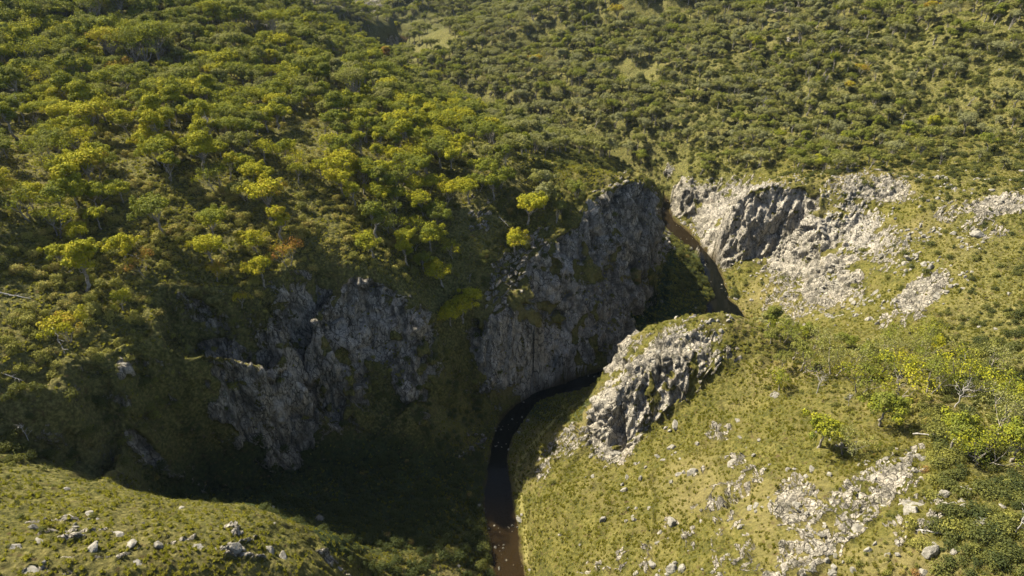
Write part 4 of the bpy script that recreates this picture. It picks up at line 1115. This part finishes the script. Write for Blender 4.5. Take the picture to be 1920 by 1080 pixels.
TUSS_D = [(1300,850,500,330,0,.65),(1600,450,450,200,0,.5),(200,1010,520,100,4,.75),(1120,330,130,30,5,.8),(660,480,100,60,30,.9),(350,480,380,130,10,.6),(1400,620,200,60,0,.5)]
def tdn(x, y, z, u, v):
    return E(TUSS_D, u, v, .3) * (.45 + .75 * sstep(-.3, .3, fbm2(x, y, 13, 4, 230))) * (1 - .7 * blobs(u, v)) * (samp(dr, x, y) > .3) * (1 - .6 * samp(SLO, x, y))
gx2, gy2, gz2, gu, gv, gd, r2 = cover(380000, 40, 330, 231, tdn)
# tussocks are lifted as real clumps of blades; three sources that stand in front, on the knoll
TP = []
for k, (u, v, lab) in enumerate([(180, 960, 'tuft of straw grass on the foreground knoll, near its upper edge'), (560, 1060, 'grass tuft at the right end of the foreground knoll'), (1250, 960, 'grass tuft on the slope right of the river')]):
    x, y, z = raycast(u, v); o = link('grass_tuft', TUSSM[k], label=lab, category='grass tuft', group='grass tufts', tint=.6); o.location = (x, y, float(surf(np.array([x]), np.array([y]))[0])); TP.append(o)
gt = np.clip(.42 + .75 * fbm2(gx2, gy2, 22, 3, 233) + r2.normal(size=len(gx2)) * .15 - .15 * ((gu < 700) & (gv > 850)), 0, 1)
print('tussocks', len(gx2))
stuff_gn('tussock_grass', [[o] for o in TP], np.stack([gx2, gy2, gz2], 1), r2.uniform(0, 6.28, len(gx2)), r2.uniform(.25, .75, len(gx2)), r2.integers(0, 3, len(gx2)), gt, 'tussock grass growing over the open slopes')

# ------------------------------------------------------------------ boulders
BH = [ # u, v, size, mesh, label
 (1302,888,1.5,1,'single dark grey boulder on the open grass right of the river'),(1455,742,1.25,2,'rounded grey boulder near the top of the grassy slope'),(1375,868,1.5,3,'cracked pale boulder right of the single dark one'),
 (1258,322,2.6,4,'dark upright boulder above the pillar at the head of the gorge'),(293,1024,1.5,4,'pale upright slab standing in the middle of the foreground knoll'),(362,1028,1.5,0,'grey rounded boulder right of the pale slab'),
 (170,1033,1.6,1,'pale tilted boulder left of the pale slab'),(215,1003,1.4,0,'flat pale boulder on the foreground knoll above the slab'),(238,1028,1.3,3,'pale sloping boulder between the tilted one and the slab'),
 (25,1030,1.6,2,'pale boulder at the left border of the knoll'),(70,1022,1.7,0,'dark shadowed boulder on the left of the knoll'),(505,1030,1.3,1,'pale block on the right part of the knoll'),(530,1045,1.5,4,'pale leaning slab at the right end of the knoll'),
 (255,1062,1.6,3,'long flat rock at the lower edge of the knoll'),(50,1070,1.5,3,'rock in the lower left corner'),(1260,985,1.6,4,'white upright block in the grass of the lower slope'),(1240,1000,.9,2,'small white block beside the upright one'),
 (1385,790,.9,0,'small pale rock high on the grassy slope'),(1640,900,1.3,2,'whitish rounded rock above the slabs in the lower right'),(1610,995,1.3,2,'heart shaped pale rock in the lower right'),(1710,947,1.5,3,'broad pale rock slab on the lower right slope'),
 (1480,8,3.5,0,'pale boulder high on the right hill'),(1575,8,3.2,3,'sandy coloured boulder near the top of the right hill'),(1448,20,3.0,3,'flat rock below the pale boulder on the right hill'),(1480,75,2.4,3,'low rock amid scrub on the right hill'),(1313,125,2.0,4,'small standing rock on the right hillside'),
 (1435,590,1.3,2,'grey boulder on the grass flat by the river bend'),(1838,440,3.0,0,'big grey boulder at the foot of the dark ledge'),(340,955,.9,1,'small rock on the crest of the knoll')]
protoB = {}
for (u, v, s, k, lab) in BH:
    x, y, z = raycast(u, v); o = link('boulder', BOULD[k], label=lab, category='boulder', group='boulders')
    o.location = (x, y, float(surf(np.array([x]), np.array([y]))[0]) - .2 * s); o.scale = (s * .85, s * .85, s * .45) if v > 940 and u < 700 else (s, s, s); o.rotation_euler = (random.uniform(-.3, .3), random.uniform(-.3, .3), random.uniform(0, 6)); protoB.setdefault(k, o)
ROCK_S = [(1500,950,330,130,0,.22),(1700,960,110,110,20,.4),(1600,460,220,140,0,.55),(250,1020,420,70,5,.05),(1200,830,120,80,0,.12),(1250,640,120,40,-20,.3),(1450,1050,250,60,0,.35),(1700,360,250,40,0,.3),(1300,950,120,60,0,.06),(1440,540,60,30,0,.4)]
def rdn(x, y, z, u, v):
    p = E(ROCK_S, u, v, .006) * sstep(-.15, .35, fbm2(x, y, 8, 3, 240)) * 1.6
    p = np.maximum(p, .9 * sstep(-.05, .3, fbm2(x, y, 6, 3, 245)) * (samp(dr, x, y) < 1.5) * (samp(dr, x, y) > -9) * (.12 + .75 * (v > 960) + .5 * ((v > 770) & (v < 860)) + .2 * ((v < 560) & (u > 1200)))); return p * ((u > 900) | (v > 880))
bx, by, bz, bu, bv, bd, r3 = cover(76000, 40, 330, 241, rdn)
inr = samp(dr, bx, by) < .6
bsz = r3.uniform(.25, .8, len(bx)) * np.where(r3.random(len(bx)) < .12, 1.7, 1); bsz = np.where(inr, r3.uniform(.12, .55, len(bx)) ** 1.3, bsz); bz = np.where(inr & (samp(dr, bx, by) < 0), np.maximum(bz, -.08), bz)
vis = visible(bx, by, bz + 1) & (bu > 5) & (bu < 1915) & (bv > 5) & (bv < 1075)
o_ = np.argsort(-np.where(vis, bsz / bd, 0)); singB = o_[:200]; kb = r3.integers(0, 5, len(bx))
for i in singB:
    w = ('in the shallows of the river' if inr[i] else zone_of(bu[i], bv[i])); o = link('rock', BOULD[kb[i]], label=f'{"small" if bsz[i] < .8 else "knee high"} {["wedge shaped","narrow","rounded","flat","upright"][kb[i]]} pale rock {w}', category='rock', group='loose rocks ' + w)
    o.location = (bx[i], by[i], bz[i] + .1 * bsz[i]); o.scale = (bsz[i],) * 3; o.rotation_euler = (r3.uniform(-.4, .4), r3.uniform(-.4, .4), r3.uniform(0, 6)); rock_items.append((o, bu[i]))
tell_apart(rock_items)
for k in range(5): protoB.setdefault(k, list(protoB.values())[0])
mk = np.ones(len(bx), bool); mk[singB] = False; print('rocks', len(bx))
stuff_gn('loose_stones', [[protoB[k]] for k in range(5)], np.stack([bx, by, bz + .08], 1)[mk], r3.uniform(0, 6.28, mk.sum()), bsz[mk], kb[mk], np.zeros(mk.sum()), 'loose pale stones strewn over the slopes and the river bed')

# ------------------------------------------------------------------ haze
hz = bpy.data.materials.new('haze_air'); hz.use_nodes = True; hz.node_tree.nodes.clear()
ho = hz.node_tree.nodes.new('ShaderNodeOutputMaterial'); hv = hz.node_tree.nodes.new('ShaderNodeVolumePrincipled')
hv.inputs['Color'].default_value = (0.62, 0.80, 1.0, 1); hv.inputs['Density'].default_value = 0.000025; hv.inputs['Anisotropy'].default_value = .2
hz.node_tree.links.new(hv.outputs[0], ho.inputs['Volume'])
zmax = max(CAM_H, float(GZ.max()) + 30) + 5
def box(name, lo, hi, mat):
    v = np.array([(x, y, z) for x in (lo[0], hi[0]) for y in (lo[1], hi[1]) for z in (lo[2], hi[2])])
    f = np.array([(0, 1, 3, 2), (4, 6, 7, 5), (0, 4, 5, 1), (2, 3, 7, 6), (0, 2, 6, 4), (1, 5, 7, 3)])
    return link(name, fast_mesh(name, v, f, [mat], False), kind='stuff', label='thin blue haze over the far hills')
HAZE = True
if HAZE: box('haze', (-2400, -150, float(GZ.min()) - 3), (2400, 1600, zmax), hz)
